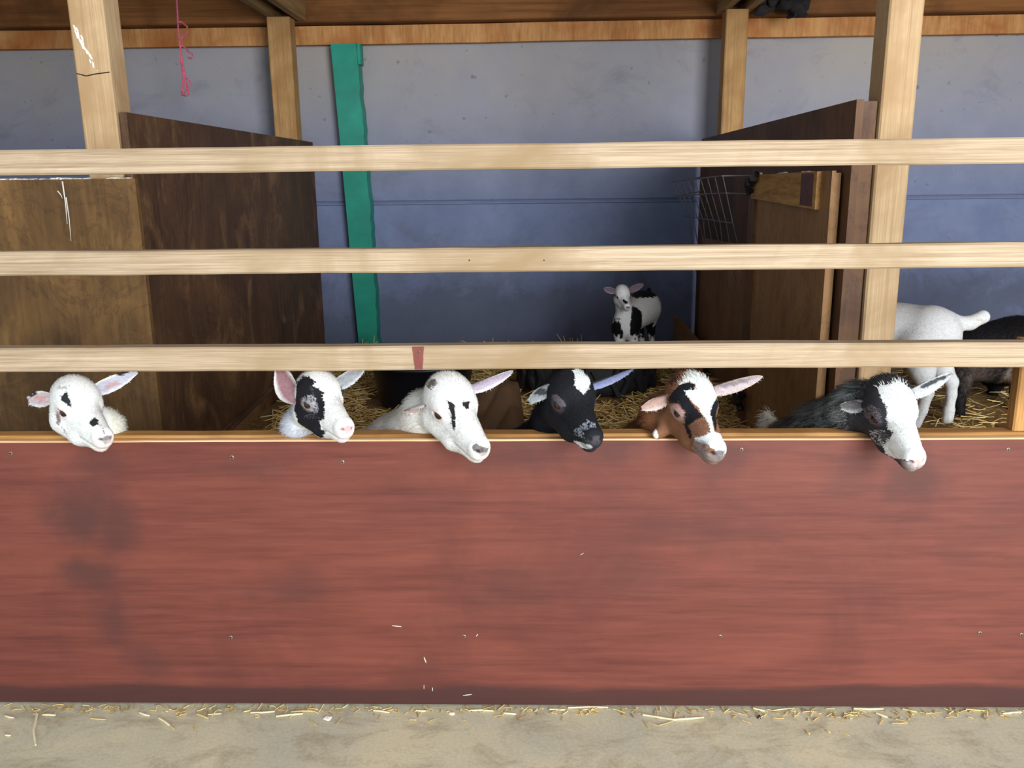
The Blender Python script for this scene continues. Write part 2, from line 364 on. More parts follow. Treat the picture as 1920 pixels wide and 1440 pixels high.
# white streak and crack on the left post
geos = []; rr = random.Random(3)
for (x0, z0, x1, z1, n, w) in ((-0.036, 1.78, 0.004, 1.675, 16, .0045), (0.002, 1.675, 0.010, 1.655, 4, .0025), (-0.004, 1.625, 0.006, 1.60, 4, .002)):
    for k in range(n):
        t = k/n; x = x0+(x1-x0)*t + rr.uniform(-.006, .006); z = z0+(z1-z0)*t
        g_ = tube([(x, -0.050, z), (x+.003, -0.0506, z-.008), (x+.005, -0.050, z-rr.uniform(.014, .024))], [w*.4, w*rr.uniform(.5, 1), w*.3], 5)
        geos.append(([(v[0], -0.0505+(v[1]+0.0505)*0.2, v[2]) for v in g_[0]], g_[1]))
V, Fc = join(geos)
mesh_obj('dropping_streak', V, Fc, M['white'], pl)
V, Fc = tube([(-0.046, -0.0505, 1.655), (-0.02, -0.051, 1.648), (0.008, -0.0512, 1.653), (0.046, -0.051, 1.657)], 0.0016, 5)
mesh_obj('crack', V, Fc, M['iron'], pl)

# green column
colm = []
gx = [(-1.055, -0.925), (-1.035, -0.905), (-1.02, -0.89), (-1.005, -0.885), (-0.985, -0.885)]
zs = [2.06, 1.6, 1.2, 0.8, 0.35]; V = []; nseg = 40; r_ = random.Random(5)
for i in range(nseg+1):
    z = 2.06 + (0.35-2.06)*i/nseg
    k = next(k for k in range(4) if zs[k+1] <= z + 1e-9); t = (zs[k]-z)/(zs[k]-zs[k+1])
    a = gx[k][0]*(1-t)+gx[k+1][0]*t; b = gx[k][1]*(1-t)+gx[k+1][1]*t + r_.uniform(-0.004, 0.004)
    V += [(a, 4.70, z), (b, 4.70, z), (b+0.004, 4.788, z), (a, 4.788, z)]
Fc = [(i*4+j, (i+1)*4+j, (i+1)*4+(j+1) % 4, i*4+(j+1) % 4) for i in range(nseg) for j in range(4)] + [(0, 1, 2, 3), (nseg*4+3, nseg*4+2, nseg*4+1, nseg*4)]
gc = tag(empty('green_column', (-0.95, 4.74, 0.35)), 'bright green painted column standing against the blue-grey wall', 'column')
mesh_obj('shaft', [Vector(v)-gc.location for v in V], Fc, M['green'], gc)
beam('cap_plate', -0.924, -0.903, 4.71, 4.788, 1.96, 2.062, M['green'], gc, 2)

# stall boards
fb = tag(empty('front_board', (-1.7, 2.44, 0.05)), 'brown stained plywood board closing the stall front beside the pale left post', 'board')
beam('plywood_sheet', -2.6, -1.118, 2.428, 2.452, 0.05, 1.372, M['board_l'], fb, 2, bev=0.002)
V = []; Fc = []
geos = []
for k in range(46):
    x = -1.6 + 0.48*random.random()**0.6; w = random.uniform(0.004, 0.02)
    geos.append(beam_geo(w, random.uniform(0.008, 0.022), random.uniform(0.002, 0.006), 0, 2, 0.001, 0.0008, 1, k)); geos[-1] = ([(v[0]+x+1.7, v[1]-0.0+random.uniform(-0.003, 0.001), v[2]+1.323) for v in geos[-1][0]], geos[-1][1])
tag(mesh_obj('dropping_spatter', *join(geos), M['white'], fb), kind='stuff')
for (px, y0, y1, w) in ((121, 340, 420, 0.004), (128, 370, 452, 0.003), (112, 358, 372, 0.003)):
    a = at(px-4, y0, 2.4275); b = at(px+5, y1, 2.4275)
    V, Fc = tube([a-fb.location, (a+b)/2-fb.location+Vector((0.002, 0, 0)), b-fb.location], [w*0.6, w*0.45, w*0.15], 5)
    mesh_obj('dropping_run', V, Fc, M['white'], fb)

def sheet(name, p0, p1, z0a, z1a, z0b, z1b, th, m, parent=None):
    """upright sheet from plan point p0 to p1, thickness to the right of the walking direction; bottoms/tops may differ at the ends"""
    a = Vector((*p0, 0)); b = Vector((*p1, 0)); d = (b-a).normalized(); n = Vector((d.y, -d.x, 0))*th
    V = [a+Vector((0, 0, z0a)), b+Vector((0, 0, z0b)), b+Vector((0, 0, z1b)), a+Vector((0, 0, z1a))]; V += [v+n for v in V]
    c = parent.location if parent else Vector((a.x, a.y, z0a)); V = [v-c for v in V]
    Fc = [(0, 1, 2, 3), (7, 6, 5, 4), (0, 4, 5, 1), (1, 5, 6, 2), (2, 6, 7, 3), (3, 7, 4, 0)]
    o = mesh_obj(name, V, Fc, m, parent, loc=(0, 0, 0) if parent else c); return o
lp = tag(empty('stall_partition', (-1.14, 2.5, 0.3)), 'dark brown plywood partition left of the green column', 'partition')
sheet('plywood_sheet', (-1.135, 2.46), (-1.178, 4.69), 0.25, 1.552, 0.45, 1.569, -0.02, M['part_l'], lp)
sheet('kick_board', (-1.125, 2.50), (-1.15, 3.42), 0.06, 0.47, 0.35, 0.485, -0.012, M['gate'], lp)
V, Fc = tube([Vector(p)-lp.location for p in ((-1.118, 2.52, 0.455), (-1.14, 3.2, 0.475), (-1.165, 3.9, 0.49))], 0.011, 6); mesh_obj('batten', V, Fc, M['part_l'], lp)
rp = tag(empty('stall_partition', (0.89, 2.5, 0.3)), 'dark plywood partition behind the open gate, carrying the wire rack', 'partition')
sheet('plywood_sheet', (0.882, 2.47), (0.882, 4.69), 0.25, 1.56, 0.42, 1.56, 0.02, M['part_r'], rp)
sheet('lower_sheet', (0.866, 3.15), (0.866, 4.5), 0.40, 1.10, 0.42, 1.06, 0.012, M['gate'], rp)
beam('jamb_batten', 0.884, 0.942, 2.472, 2.502, 0.1, 1.555, M['part_r'], rp, 2)
sheet('ledge_board', (0.80, 4.10), (0.76, 4.64), 0.42, 0.57, 0.45, 0.63, 0.02, M['gate'], rp)

# open gate
hx, hy, fx, fy = 0.858, 2.52, 0.795, 3.22
gt = tag(empty('stall_gate', (hx, hy, 0.2)), 'brown plywood gate swung open along the right partition, with a raw plank on top', 'gate')
gsh = sheet('gate_sheet', (hx, hy), (fx, fy), 0.28, 1.366, 0.44, 1.366, 0.015, M['gate'], gt)
def gp(t, off): return (hx+(fx-hx)*t - off, hy+(fy-hy)*t - off*0.09)
sheet('stile', gp(0.0, 0.012), gp(0.12, 0.012), 0.28, 1.372, 0.30, 1.372, 0.012, M['gate'], gt)
sheet('stile', gp(0.91, 0.010), gp(1.0, 0.010), 0.42, 1.36, 0.44, 1.36, 0.010, M['part_r'], gt)
M['plank_raw'] = wood('raw_top_plank', srgb(120, 84, 44), srgb(172, 128, 74), srgb(190, 148, 92), 1, 0.7, 26, 0.10, seed=13)
sheet('top_plank', gp(0.10, 0.026), gp(0.90, 0.026), 1.262, 1.371, 1.285, 1.366, 0.014, M['plank_raw'], gt)
M['purple'] = plain('purplish_stain', srgb(92, 62, 62), 0.7, 0, 0.15, 30)
sheet('stained_patch', gp(0.13, 0.0275), gp(0.26, 0.0275), 1.27, 1.366, 1.272, 1.366, 0.0015, M['purple'], gt)
def hinge(px, py, s):
    geos = []
    c = at(px, py, 3.10); c.x -= 0.0
    for k in range(9):
        p = c + Vector((random.uniform(-.01, .0)*s, random.uniform(-.03, .03)*s, random.uniform(-.035, .03)*s)); rr = random.uniform(.008, .014)*s
        geos.append(tube([p, p+Vector((random.uniform(-.02, .02)*s, random.uniform(-.02, .02)*s, random.uniform(-.03, .03)*s))], rr, 6))
    ring = [c + Vector((-0.012*s, 0, -0.02*s)) + Vector((0, math.cos(a)*0.018*s, math.sin(a)*0.018*s)) for a in np.linspace(0, 6.28, 10)]
    geos.append(tube(ring, 0.004*s, 5))
    V, Fc = join(geos); mesh_obj('latch', [v-gt.location for v in V], Fc, M['iron'], gt)
geos = []
for k in range(9):
    t = random.choice((.15, .3, .35, .62, .66, .9)) + random.uniform(-.05, .05); q = gp(t, 0.0); g_ = beam_geo(random.uniform(.006, .014), random.uniform(.01, .03), random.uniform(.003, .009), 0, 2, .001, .0008, 1, k)
    geos.append(([(v[0]+q[0]+.006-gt.location.x, v[1]+q[1]-gt.location.y, v[2]+1.369-gt.location.z) for v in g_[0]], g_[1]))
tag(mesh_obj('dropping_spatter', *join(geos), M['white'], gt), kind='stuff')
hinge(1409, 345, 1.0); hinge(1388, 742, 1.0)

# wire hay rack on the right partition
rk = tag(empty('wire_hay_rack', (0.86, 3.9, 0.95)), 'thin wire hay rack hanging on the right partition', 'hay rack')
y0, y1 = 3.42, 4.42; zt, zb = 1.365, 1.0; xo, xi = 0.70, 0.845
def wire(name, pts, r=0.0028): V, Fc = tube([Vector(p)-rk.location for p in pts], r, 5); return mesh_obj(name, V, Fc, M['wire'], rk)
wire('rim_wire', [(xi, y0, zt), (xo+0.03, y0, zt), (xo-0.01, y1, zt-0.02), (xi, y1, zt)], 0.0035)
wire('rim_wire', [(xi, y0, zt-0.07), (xo+0.045, y0, zt-0.065), (xo+0.005, y1, zt-0.09), (xi, y1, zt-0.07)], 0.003)
for k in range(9):
    t = k/8; yy = y0 + (y1-y0)*t
    wire('upright_wire', [(xo+0.03-0.04*t, yy, zt-0.02*t), (xo+0.08, yy, zt-0.19), (xi-0.01, yy+0.02, zb-0.06*(k % 3))], 0.0025)
wire('cross_wire', [(xo+0.075, y0, zt-0.18), (xo+0.055, y1, zt-0.19)], 0.0025)
for yy in (y0, y1): wire('end_wire', [(0.87, yy, zt), (0.86, yy, zb-0.05)], 0.003)

# pink twine
base = at(334, 28, 4.3); tw = tag(empty('baler_twine', base), 'pink baler twine hanging in a tangle from the roof beam', 'twine')
def tw_strand(pp):
    pts = [at(px, py, 4.3 + 0.01*math.sin(i*2.1)) - base for i, (px, py) in enumerate(pp)]
    V, Fc = tube(pts, 0.0045, 6); mesh_obj('strand', V, Fc, M['twine'], tw)
tw_strand([(331, -8), (333, 28), (334, 52), (337, 80), (341, 108), (346, 140), (349, 168), (345, 180), (341, 170), (344, 150), (350, 158), (354, 178)])
tw_strand([(333, 40), (342, 42), (351, 50), (352, 60), (345, 68), (336, 74)])
tw_strand([(337, 84), (346, 88), (354, 98), (361, 101), (359, 110), (353, 108)])
tw_strand([(339, 92), (340, 120), (344, 145), (342, 165), (340, 178), (351, 180), (353, 165), (347, 150), (351, 146), (360, 160)])

# sooty clump under the roof
c0 = at(1470, 4, 4.5); V = []; Fc = []
geos = []
rr = random.Random(12)
for k in range(26):
    a = c0 + Vector((rr.gauss(0, 0.055), rr.gauss(0, 0.03), rr.uniform(-0.035, 0.06)))
    b = a + Vector((rr.gauss(0, 0.05), rr.gauss(0, 0.03), rr.uniform(-0.07, 0.02)))
    geos.append(tube([a, (a+b)/2 + Vector((rr.gauss(0, .01), 0, 0)), b], [rr.uniform(.012, .03), rr.uniform(.02, .035), rr.uniform(.002, .008)], 7))
for sgn in (-1, 1):
    for k in range(4):
        a = c0 + Vector((sgn*0.05, 0, 0.03+0.015*k)); geos.append(tube([a, a+Vector((sgn*0.06, 0, 0.01)), a+Vector((sgn*rr.uniform(.1, .16), 0, 0.04))], [0.014, 0.009, 0.003], 6))
V, Fc = join(geos); tag(mesh_obj('cobweb_clump', [v-c0 for v in V], Fc, M['clump'], None, True, loc=c0), 'ragged sooty black clump hanging under the roof boards', 'clump')

# ------------------------------------------------------------------ front fence
fence = tag(empty('pen_fence', (0, 2.0, 0)), 'pen fence of three pale rails above a long red-brown plywood panel', 'fence')
def wl(o): return o.location + (o.parent.location if o.parent else Vector((0, 0, 0)))
def rail(zl0, zl1, seed, label):
    return tag(beam('rail', -1.75, 1.75, 1.985, 2.030, zl0, zl1, M['rail'], fence, 0, 36, 0.0009, 0.004, 1, seed), label)
r1 = rail(1.379, 1.435, 21, 'topmost pale pine rail')
r2 = rail(1.148, 1.204, 22, 'middle pale pine rail')
r3 = rail(0.915, 0.974, 23, 'lowest pale pine rail with a red paint run')
q = at(784, 655, 1.985); V = []; nn = 7
for i in range(nn+1):
    t = i/nn; z = 0.9725 - t*0.055; w = 0.0135*(1-0.35*t) + 0.0005*math.sin(i*1.9)
    V += [(q.x - w, 1.9838, z), (q.x + w, 1.9838, z), (q.x - w, 1.987, z), (q.x + w, 1.987, z)]
Fc = [(4*i, 4*i+4, 4*i+5, 4*i+1) for i in range(nn)] + [(4*i+2, 4*i+3, 4*i+7, 4*i+6) for i in range(nn)] + [(4*i, 4*i+2, 4*i+6, 4*i+4) for i in range(nn)] + [(4*i+1, 4*i+5, 4*i+7, 4*i+3) for i in range(nn)] + [(0, 1, 3, 2), (4*nn, 4*nn+2, 4*nn+3, 4*nn+1)]
mesh_obj('paint_run', [Vector(v)-wl(r3) for v in V], Fc, M['redpaint'], r3)
def screw(px, py, depth, parent, r=0.0055):
    p = at(px, py, depth); V, Fc = lathe([(0.0001, 0.0022), (r*0.55, 0.002), (r*0.9, 0.0012), (r, -0.003)], 12)
    V = [Vector((v[0], -v[2], v[1])) for v in V]; n0 = len(Fc)
    s1 = beam_geo(r*1.3, 0.0012, r*0.28, 0, 1, 0, 0.0002); s2 = beam_geo(r*0.28, 0.0012, r*1.3, 2, 1, 0, 0.0002)
    V, Fc = join([(V, Fc), ([(v[0], v[1]-0.0022, v[2]) for v in s1[0]], s1[1]), ([(v[0], v[1]-0.0022, v[2]) for v in s2[0]], s2[1])])
    o = mesh_obj('screw', V, Fc, M['screw'], parent, False, loc=p-wl(parent)); o.data.materials.append(M['iron'])
    for k, pg in enumerate(o.data.polygons): pg.material_index = 0 if k < n0 else 1
screw(786, 660, 1.9835, r3, 0.003)
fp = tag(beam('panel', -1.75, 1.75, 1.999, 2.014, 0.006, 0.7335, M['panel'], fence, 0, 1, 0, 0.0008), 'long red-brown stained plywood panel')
o = beam('raw_edge', -1.75, 1.75, 1.9985, 2.0142, 0.7335, 0.7385, M['ply_edge'], None, 0, 40, 0.0004, 0.0008, seed=6); o.parent = fp; o.location = o.location - wl(fp)
for (px, py) in ((435, 857), (642, 866), (1390, 843), (1890, 843), (433, 1195), (870, 1193), (1350, 1193), (1837, 1187), (20, 850), (1915, 1190)): screw(px, py, 1.9988, fp)
for (x0, y0, x1, y1, w) in ((735, 1173, 753, 1175, .0014), (795, 1232, 799, 1243, .0014), (868, 1304, 885, 1302, .0012), (1094, 1037, 1088, 1041, .0008), (893, 1193, 896, 1189, .0012), (795, 1284, 795, 1292, .0008), (811, 1289, 811, 1296, .001)):
    a = at(x0, y0, 1.9986); b = at(x1, y1, 1.9986); V, Fc = tube([a-wl(fp), (a+b)/2-wl(fp), b-wl(fp)], [w*0.5, w, w*0.4], 5); mesh_obj('paint_chip', V, Fc, M['white'], fp)
for (px, py) in ((1020, 488), (880, 488)):
    V, Fc = lathe([(0.0001, 0.001), (0.0016, 0.0008), (0.002, -0.002)], 8); mesh_obj('nail', [(v[0], -v[2], v[1]) for v in V], Fc, M['iron'], r2, True, loc=at(px, py, 1.9848)-wl(r2))
tag(beam('sill', -1.75, 1.75, 2.0205, 2.068, 0.68, 0.7445, M['sill'], fence, 0, 50, 0.0006, 0.004, 1, 31), 'ochre timber sill behind the top edge of the panel')
beam('post', 1.165, 1.235, 2.0315, 2.068, 0.7455, 0.972, M['sill2'], fence, 2, 6, 0.0008, 0.004, 1, 33)
beam('post', 1.165, 1.235, 2.0705, 2.12, 0.0, 0.74, M['sill2'], fence, 2, 6, 0.0008, 0.004, 1, 35)
beam('post', -1.70, -1.63, 2.0705, 2.12, 0, 1.46, M['sill2'], fence, 2, 6, 0.0008, 0.004, 1, 34)

# ------------------------------------------------------------------ bedding and straw
nx, ny = 90, 54; xs = np.linspace(-3.15, 3.15, nx); ys = np.linspace(2.075, 4.785, ny)
V = [(x, y_, bed_h(x, y_)) for y_ in ys for x in xs]; Fc = [(j*nx+i, j*nx+i+1, (j+1)*nx+i+1, (j+1)*nx+i) for j in range(ny-1) for i in range(nx-1)]
tag(mesh_obj('bedding_floor', V, Fc, M['bed'], None, True), 'brown trodden bedding covering the floor of the pens', 'bedding', kind='stuff')

def straw_mesh(name, pts, lens, width, m, up=0.25, seed=1, lift=0.0):
    r = np.random.default_rng(seed); n = len(pts)
    az = r.uniform(0, 2*np.pi, n); el = r.normal(0.04, up, n)
    d = np.stack([np.cos(az)*np.cos(el), np.sin(az)*np.cos(el), np.sin(el)], 1)
    side = np.cross(d, [0, 0, 1.0]); side /= np.linalg.norm(side, axis=1)[:, None]; upv = np.cross(side, d)
    w = width*r.uniform(0.6, 1.3, n)[:, None]; L = lens[:, None]/2; P = np.asarray(pts); P = P + np.array([0, 0, lift])
    bend = upv*(r.normal(0, 0.06, n)[:, None])*lens[:, None]
    rows = []
    for s, bb in ((-1, 0), (0, 1), (1, 0)):
        c = P + d*L*s + bend*bb
        rows += [c + side*w, c - side*w*0.5 + upv*w*0.9, c - side*w*0.5 - upv*w*0.9]
    V = np.stack(rows, 1).reshape(-1, 3); b = (np.arange(n)*9)[:, None]
    Fq = []
    for s in (0, 3):
        for j in range(3): Fq.append(b + np.array([[s+j, s+(j+1) % 3, s+3+(j+1) % 3, s+3+j]]))
    Fq = np.concatenate(Fq, 0); me = fast_mesh(name, V, Fq, m, False)
    a = me.attributes.new('tone', 'FLOAT', 'POINT'); a.data.foreach_set('value', np.repeat(r.uniform(0, 1, n), 9).astype(np.float32))
    return me
def scatter(n, x0, x1, y0, y1, seed, extra=0.0):
    r = np.random.default_rng(seed); x = r.uniform(x0, x1, n); y_ = r.uniform(y0, y1, n)
    return np.stack([x, y_, [bed_h(a, b) + 0.004 + extra*r.random() for a, b in zip(x, y_)]], 1)
pts = np.concatenate([scatter(9000, -1.05, 0.80, 2.9, 4.66, 3, 0.03), scatter(1200, -1.1, 0.8, 4.35, 4.74, 5, 0.02)])
for cx_, cy_, r_ in ((at(790, 767, 3.45).x, 3.55, .27), (at(1108, 752, 3.55).x, 3.90, .37)): pts = pts[np.hypot(pts[:, 0]-cx_, pts[:, 1]-cy_) > r_]
tag(link('straw_bedding', straw_mesh('straw_bedding', pts, np.random.default_rng(1).uniform(0.04, 0.15, len(pts)), 0.0021, M['straw'], 0.22, 2)), 'golden loose straw bedding in the middle stall', 'straw', kind='stuff')
pts = scatter(2200, 1.0, 3.0, 2.75, 4.7, 7, 0.015)
tag(link('straw_bedding', straw_mesh('straw_bedding', pts, np.random.default_rng(2).uniform(0.03, 0.11, len(pts)), 0.0019, M['straw'], 0.15, 8)), 'thin trodden straw in the pen under the white goat', 'straw', kind='stuff')
# crumbs of chaff along the foot of the panel
r = np.random.default_rng(9); n = 420; x = r.uniform(-1.5, 1.4, n); yy = 1.993 - np.abs(r.normal(0, 0.022, n)); pts = np.stack([x, yy, np.full(n, 0.003)], 1)
tag(link('straw_chaff', straw_mesh('straw_chaff', pts, r.uniform(0.006, 0.03, n), 0.0014, M['straw'], 0.05, 4)), 'short straw chaff swept along the foot of the red panel', 'straw', kind='stuff')
# the larger loose stalks, one by one
stalks = [((70, 1338), (67, 1397), .0030, 1, 'straight straw stalk pointing away from the panel at the left'), ((170, 1347), (198, 1349), .0022, 0, 0), ((298, 1346), (318, 1360), .0040, 1, 0), ((318, 1360), (326, 1367), .002, 0, 0),
 ((370, 1339), (390, 1347), .0030, 0, 0), ((390, 1340), (415, 1338), .0022, 1, 0), ((470, 1336), (515, 1334), .0030, 1, 0), ((518, 1343), (568, 1338), .0036, 1, 0), ((545, 1335), (590, 1333), .003, 0, 0),
 ((582, 1348), (595, 1362), .0016, 0, 0), ((262, 1336), (280, 1342), .004, 1, 0), ((80, 1340), (104, 1341), .005, 1, 0), ((10, 1342), (26, 1346), .003, 1, 0), ((10, 1378), (20, 1379), .003, 1, 0),
 ((365, 1357), (366, 1373), .0012, 0, 0), ((1205, 1340), (1320, 1345), .0036, 1, 'long curved pale straw stalk lying just clear of the panel'), ((1215, 1354), (1235, 1361), .0012, 0, 0), ((1235, 1360), (1263, 1351), .0014, 0, 0), ((1208, 1350), (1218, 1366), .0014, 0, 0),
 ((1412, 1327), (1434, 1333), .0042, 1, 0), ((1450, 1332), (1490, 1328), .002, 1, 0), ((1600, 1328), (1655, 1327), .0034, 1, 0), ((1643, 1337), (1664, 1345), .0055, 1, 0), ((1690, 1326), (1720, 1335), .003, 0, 0), ((1705, 1333), (1712, 1340), .003, 0, 0),
 ((1672, 1356), (1702, 1355), .0018, 0, 0), ((1810, 1329), (1850, 1333), .003, 0, 0), ((1880, 1338), (1915, 1335), .004, 1, 0), ((1065, 1327), (1140, 1326), .003, 1, 0), ((1150, 1329), (1172, 1337), .0025, 0, 0), ((1030, 1330), (1060, 1331), .003, 1, 0),
 ((880, 1332), (925, 1333), .003, 1, 0), ((945, 1337), (968, 1339), .004, 1, 0), ((700, 1332), (730, 1336), .003, 1, 0), ((1512, 1370), (1518, 1376), .003, 0, 0), ((1550, 1369), (1556, 1373), .003, 0, 0), ((1575, 1372), (1594, 1380), .0013, 0, 0), ((780, 1332), (800, 1333), .003, 1, 0)]
def ground(px, py, z=0.004):
    d = CAM_R.to_3x3() @ Vector(((px-960)/F_PX, (720-py)/F_PX, -1.0)); return Vector((0, 0, CAM_H)) + d*((z-CAM_H)/d.z)
for i, (a, b, w, t, lab) in enumerate(stalks):
    A = ground(*a, 0.0035); B = ground(*b, 0.0035); A.y = min(A.y, 1.994); B.y = min(B.y, 1.994)
    mid_ = (A+B)/2 + Vector((B.y-A.y, A.x-B.x, 0))*(0.10 if 'curved' in str(lab) else random.uniform(-.05, .05)); c = (A+B)/2; c.z = 0
    w = min(w, 0.0034); V, Fc = tube([A-c, (A+mid_)/2-c, mid_-c, (B+mid_)/2-c, B-c], [w*0.8, w, w, w, w*0.7], 6)
    V = [Vector((v.x, v.y, 0.0035+(v.z-0.0035)*0.75)) for v in V]
    tag(mesh_obj('straw_stalk', V, Fc, M['straw2'] if t else M['straw1'], None, loc=c), lab or 'loose straw stalk lying on the concrete at the foot of the red panel', 'straw', 'loose straw stalks on the concrete')
def scrap(name, px, py, sx, sy, m, label, cat, seed, h=0.005):
    r = random.Random(seed); c = ground(px, py, 0.0); n = 9; ring = [(math.cos(2*math.pi*i/n)*sx*r.uniform(.6, 1), math.sin(2*math.pi*i/n)*sy*r.uniform(.6, 1)) for i in range(n)]
    V = [(x, y_, 0.0) for x, y_ in ring] + [(x*0.75, y_*0.75, h*r.uniform(.6, 1)) for x, y_ in ring] + [(0, 0, h)]
    Fc = [(i, (i+1) % n, n+(i+1) % n, n+i) for i in range(n)] + [(n+i, n+(i+1) % n, 2*n) for i in range(n)] + [tuple(range(n))[::-1]]
    tag(mesh_obj(name, V, Fc, m, None, loc=c), label, cat)
scrap('white_scrap', 615, 1347, 0.014, 0.013, M['white'], 'largest white scrap lying on the concrete near the panel', 'scrap', 1)
scrap('white_scrap', 847, 1338, 0.010, 0.008, M['straw2'], 'small cream scrap on the concrete below the middle of the panel', 'scrap', 2)
scrap('pebble', 1423, 1346, 0.006, 0.008, M['pebble'], 'tiny black pebble on the concrete', 'pebble', 3, 0.008)

# ------------------------------------------------------------------ things in the stall
p = at(790, 767, 3.45); tb = tag(empty('plastic_tub', (p.x, 3.55, bed_h(p.x, 3.55))), 'black plastic tub standing in the straw behind the white goat', 'tub')
V, Fc = lathe([(0.0001, 0.0), (0.185, 0.0), (0.19, 0.01), (0.215, 0.165), (0.228, 0.168), (0.228, 0.182), (0.208, 0.182), (0.182, 0.02), (0.0001, 0.015)], 40)
mesh_obj('tub_shell', V, Fc, M['tub'], tb, True)
for s in (-1, 1):
    V, Fc = tube([(s*0.224, -0.06, 0.17), (s*0.262, -0.05, 0.17), (s*0.27, 0, 0.17), (s*0.262, 0.05, 0.17), (s*0.224, 0.06, 0.17)], 0.009, 6); mesh_obj('handle', V, Fc, M['tub'], tb)

# tractor tyre lying flat
tc = at(1108, 752, 3.55); tr = tag(empty('tyre', (tc.x, 3.90, bed_h(tc.x, 3.9)-0.01)), 'black tractor tyre with a zigzag tread lying flat on the straw', 'tyre')
R0, hw = 0.315, 0.082
V, Fc = lathe([(R0*0.6, hw-0.09), (R0*0.58, hw-0.02), (R0*0.62, 2*hw-0.02), (R0*0.78, 2*hw), (R0*0.93, 2*hw-0.02), (R0*0.97, hw*1.4), (R0*0.97, hw*0.6), (R0*0.93, 0.02), (R0*0.78, 0.0), (R0*0.62, 0.02), (R0*0.6, hw-0.09)], 48)
mesh_obj('carcass', V, Fc, M['rubber'], tr, True)
for k in range(30):
    th = 2*math.pi*k/30; s = 1 if k % 2 else -1
    V = []
    for (dz, dt) in ((0.015, -0.10*s), (hw, 0.02*s), (2*hw-0.015, -0.10*s)):
        for rr_ in (R0*0.955, R0*1.03):
            for w in (-0.035, 0.035): a = th+dt*0.9+w; V.append((rr_*math.cos(a), rr_*math.sin(a), dz))
    Fc = []
    for b in (0, 4): Fc += [(b+0, b+1, b+5, b+4), (b+2, b+6, b+7, b+3), (b+0, b+4, b+6, b+2), (b+1, b+3, b+7, b+5)]
    Fc += [(0, 2, 3, 1), (8, 9, 11, 10)]
    mesh_obj('tread_lug', V, Fc, M['rubber'], tr)
TYRE_TOP = tr.location.z + 2*hw

# crumpled brown sack
sc = at(930, 812, 2.95); sc.z = bed_h(sc.x, 2.95); nu, nv = 28, 18; V = []
rs = np.random.default_rng(4); ph = rs.uniform(0, 6, 8)
for s in (1, -1):
    for j in range(nv):
        for i in range(nu):
            u = i/(nu-1)*2-1; v = j/(nv-1)*2-1
            e = max(0, 1-max(abs(u)**4, abs(v)**4))
            zz = 0.085*e**0.5 + 0.02*math.sin(4*u+ph[0]+2*v)*e + 0.018*abs(math.sin(3*u-5*v+ph[1]))*e
            V.append((u*0.12*(1-0.30*v), v*0.17 + 0.01*math.sin(5*u), (zz if s > 0 else 0.0) + 0.16*max(0, v+0.2)**1.3))
Fc = [(j*nu+i, j*nu+i+1, (j+1)*nu+i+1, (j+1)*nu+i) for j in range(nv-1) for i in range(nu-1)]; o_ = nu*nv
Fc += [(o_+j*nu+i, o_+(j+1)*nu+i, o_+(j+1)*nu+i+1, o_+j*nu+i+1) for j in range(nv-1) for i in range(nu-1)]
tag(mesh_obj('paper_sack', V, Fc, M['sack'], None, False, loc=sc), 'crumpled brown sack lying on the straw behind the white goat', 'sack')

# ------------------------------------------------------------------ goats
def mat_coat(name, hair):
    m, nt, nd, lk, bs = new_mat(name)
    a = nt.nodes.new('ShaderNodeAttribute'); a.attribute_name = 'coat'
    col = a.outputs['Color']
    if not hair:
        n = noise(nt, coords(nt), 160, 3, 0.6)
        col = mix(nt, 1.0, col, ramp(nt, n, [(0.3, (0.80, 0.80, 0.80, 1)), (0.7, (1, 1, 1, 1))]), 'MULTIPLY')
        bump(nt, n, 0.35, 0.002, bs)
    else:
        f = nt.nodes.new('ShaderNodeAttribute'); f.attribute_name = 'lie'; lk.new(f.outputs['Vector'], bs.inputs['Normal'])
    lk.new(col, bs.inputs['Base Color']); bs.inputs['Roughness'].default_value = 0.72; bs.inputs['Specular IOR Level'].default_value = 0.2
    return m
M['coat'] = mat_coat('goat_coat', False); M['hair'] = mat_coat('goat_hair', True)
def mat_eye():
    m, nt, nd, lk, bs = new_mat('goat_eye')
    bs.inputs['Base Color'].default_value = srgb(38, 24, 16); bs.inputs['Roughness'].default_value = 0.08; return m
M['eye'] = mat_eye()

def rotm(yaw, pitch, roll):
    y, p, r = (math.radians(a) for a in (yaw, pitch, roll))
    return np.array(Matrix.Rotation(y, 3, 'Z') @ Matrix.Rotation(p, 3, 'Y') @ Matrix.Rotation(r, 3, 'X'))

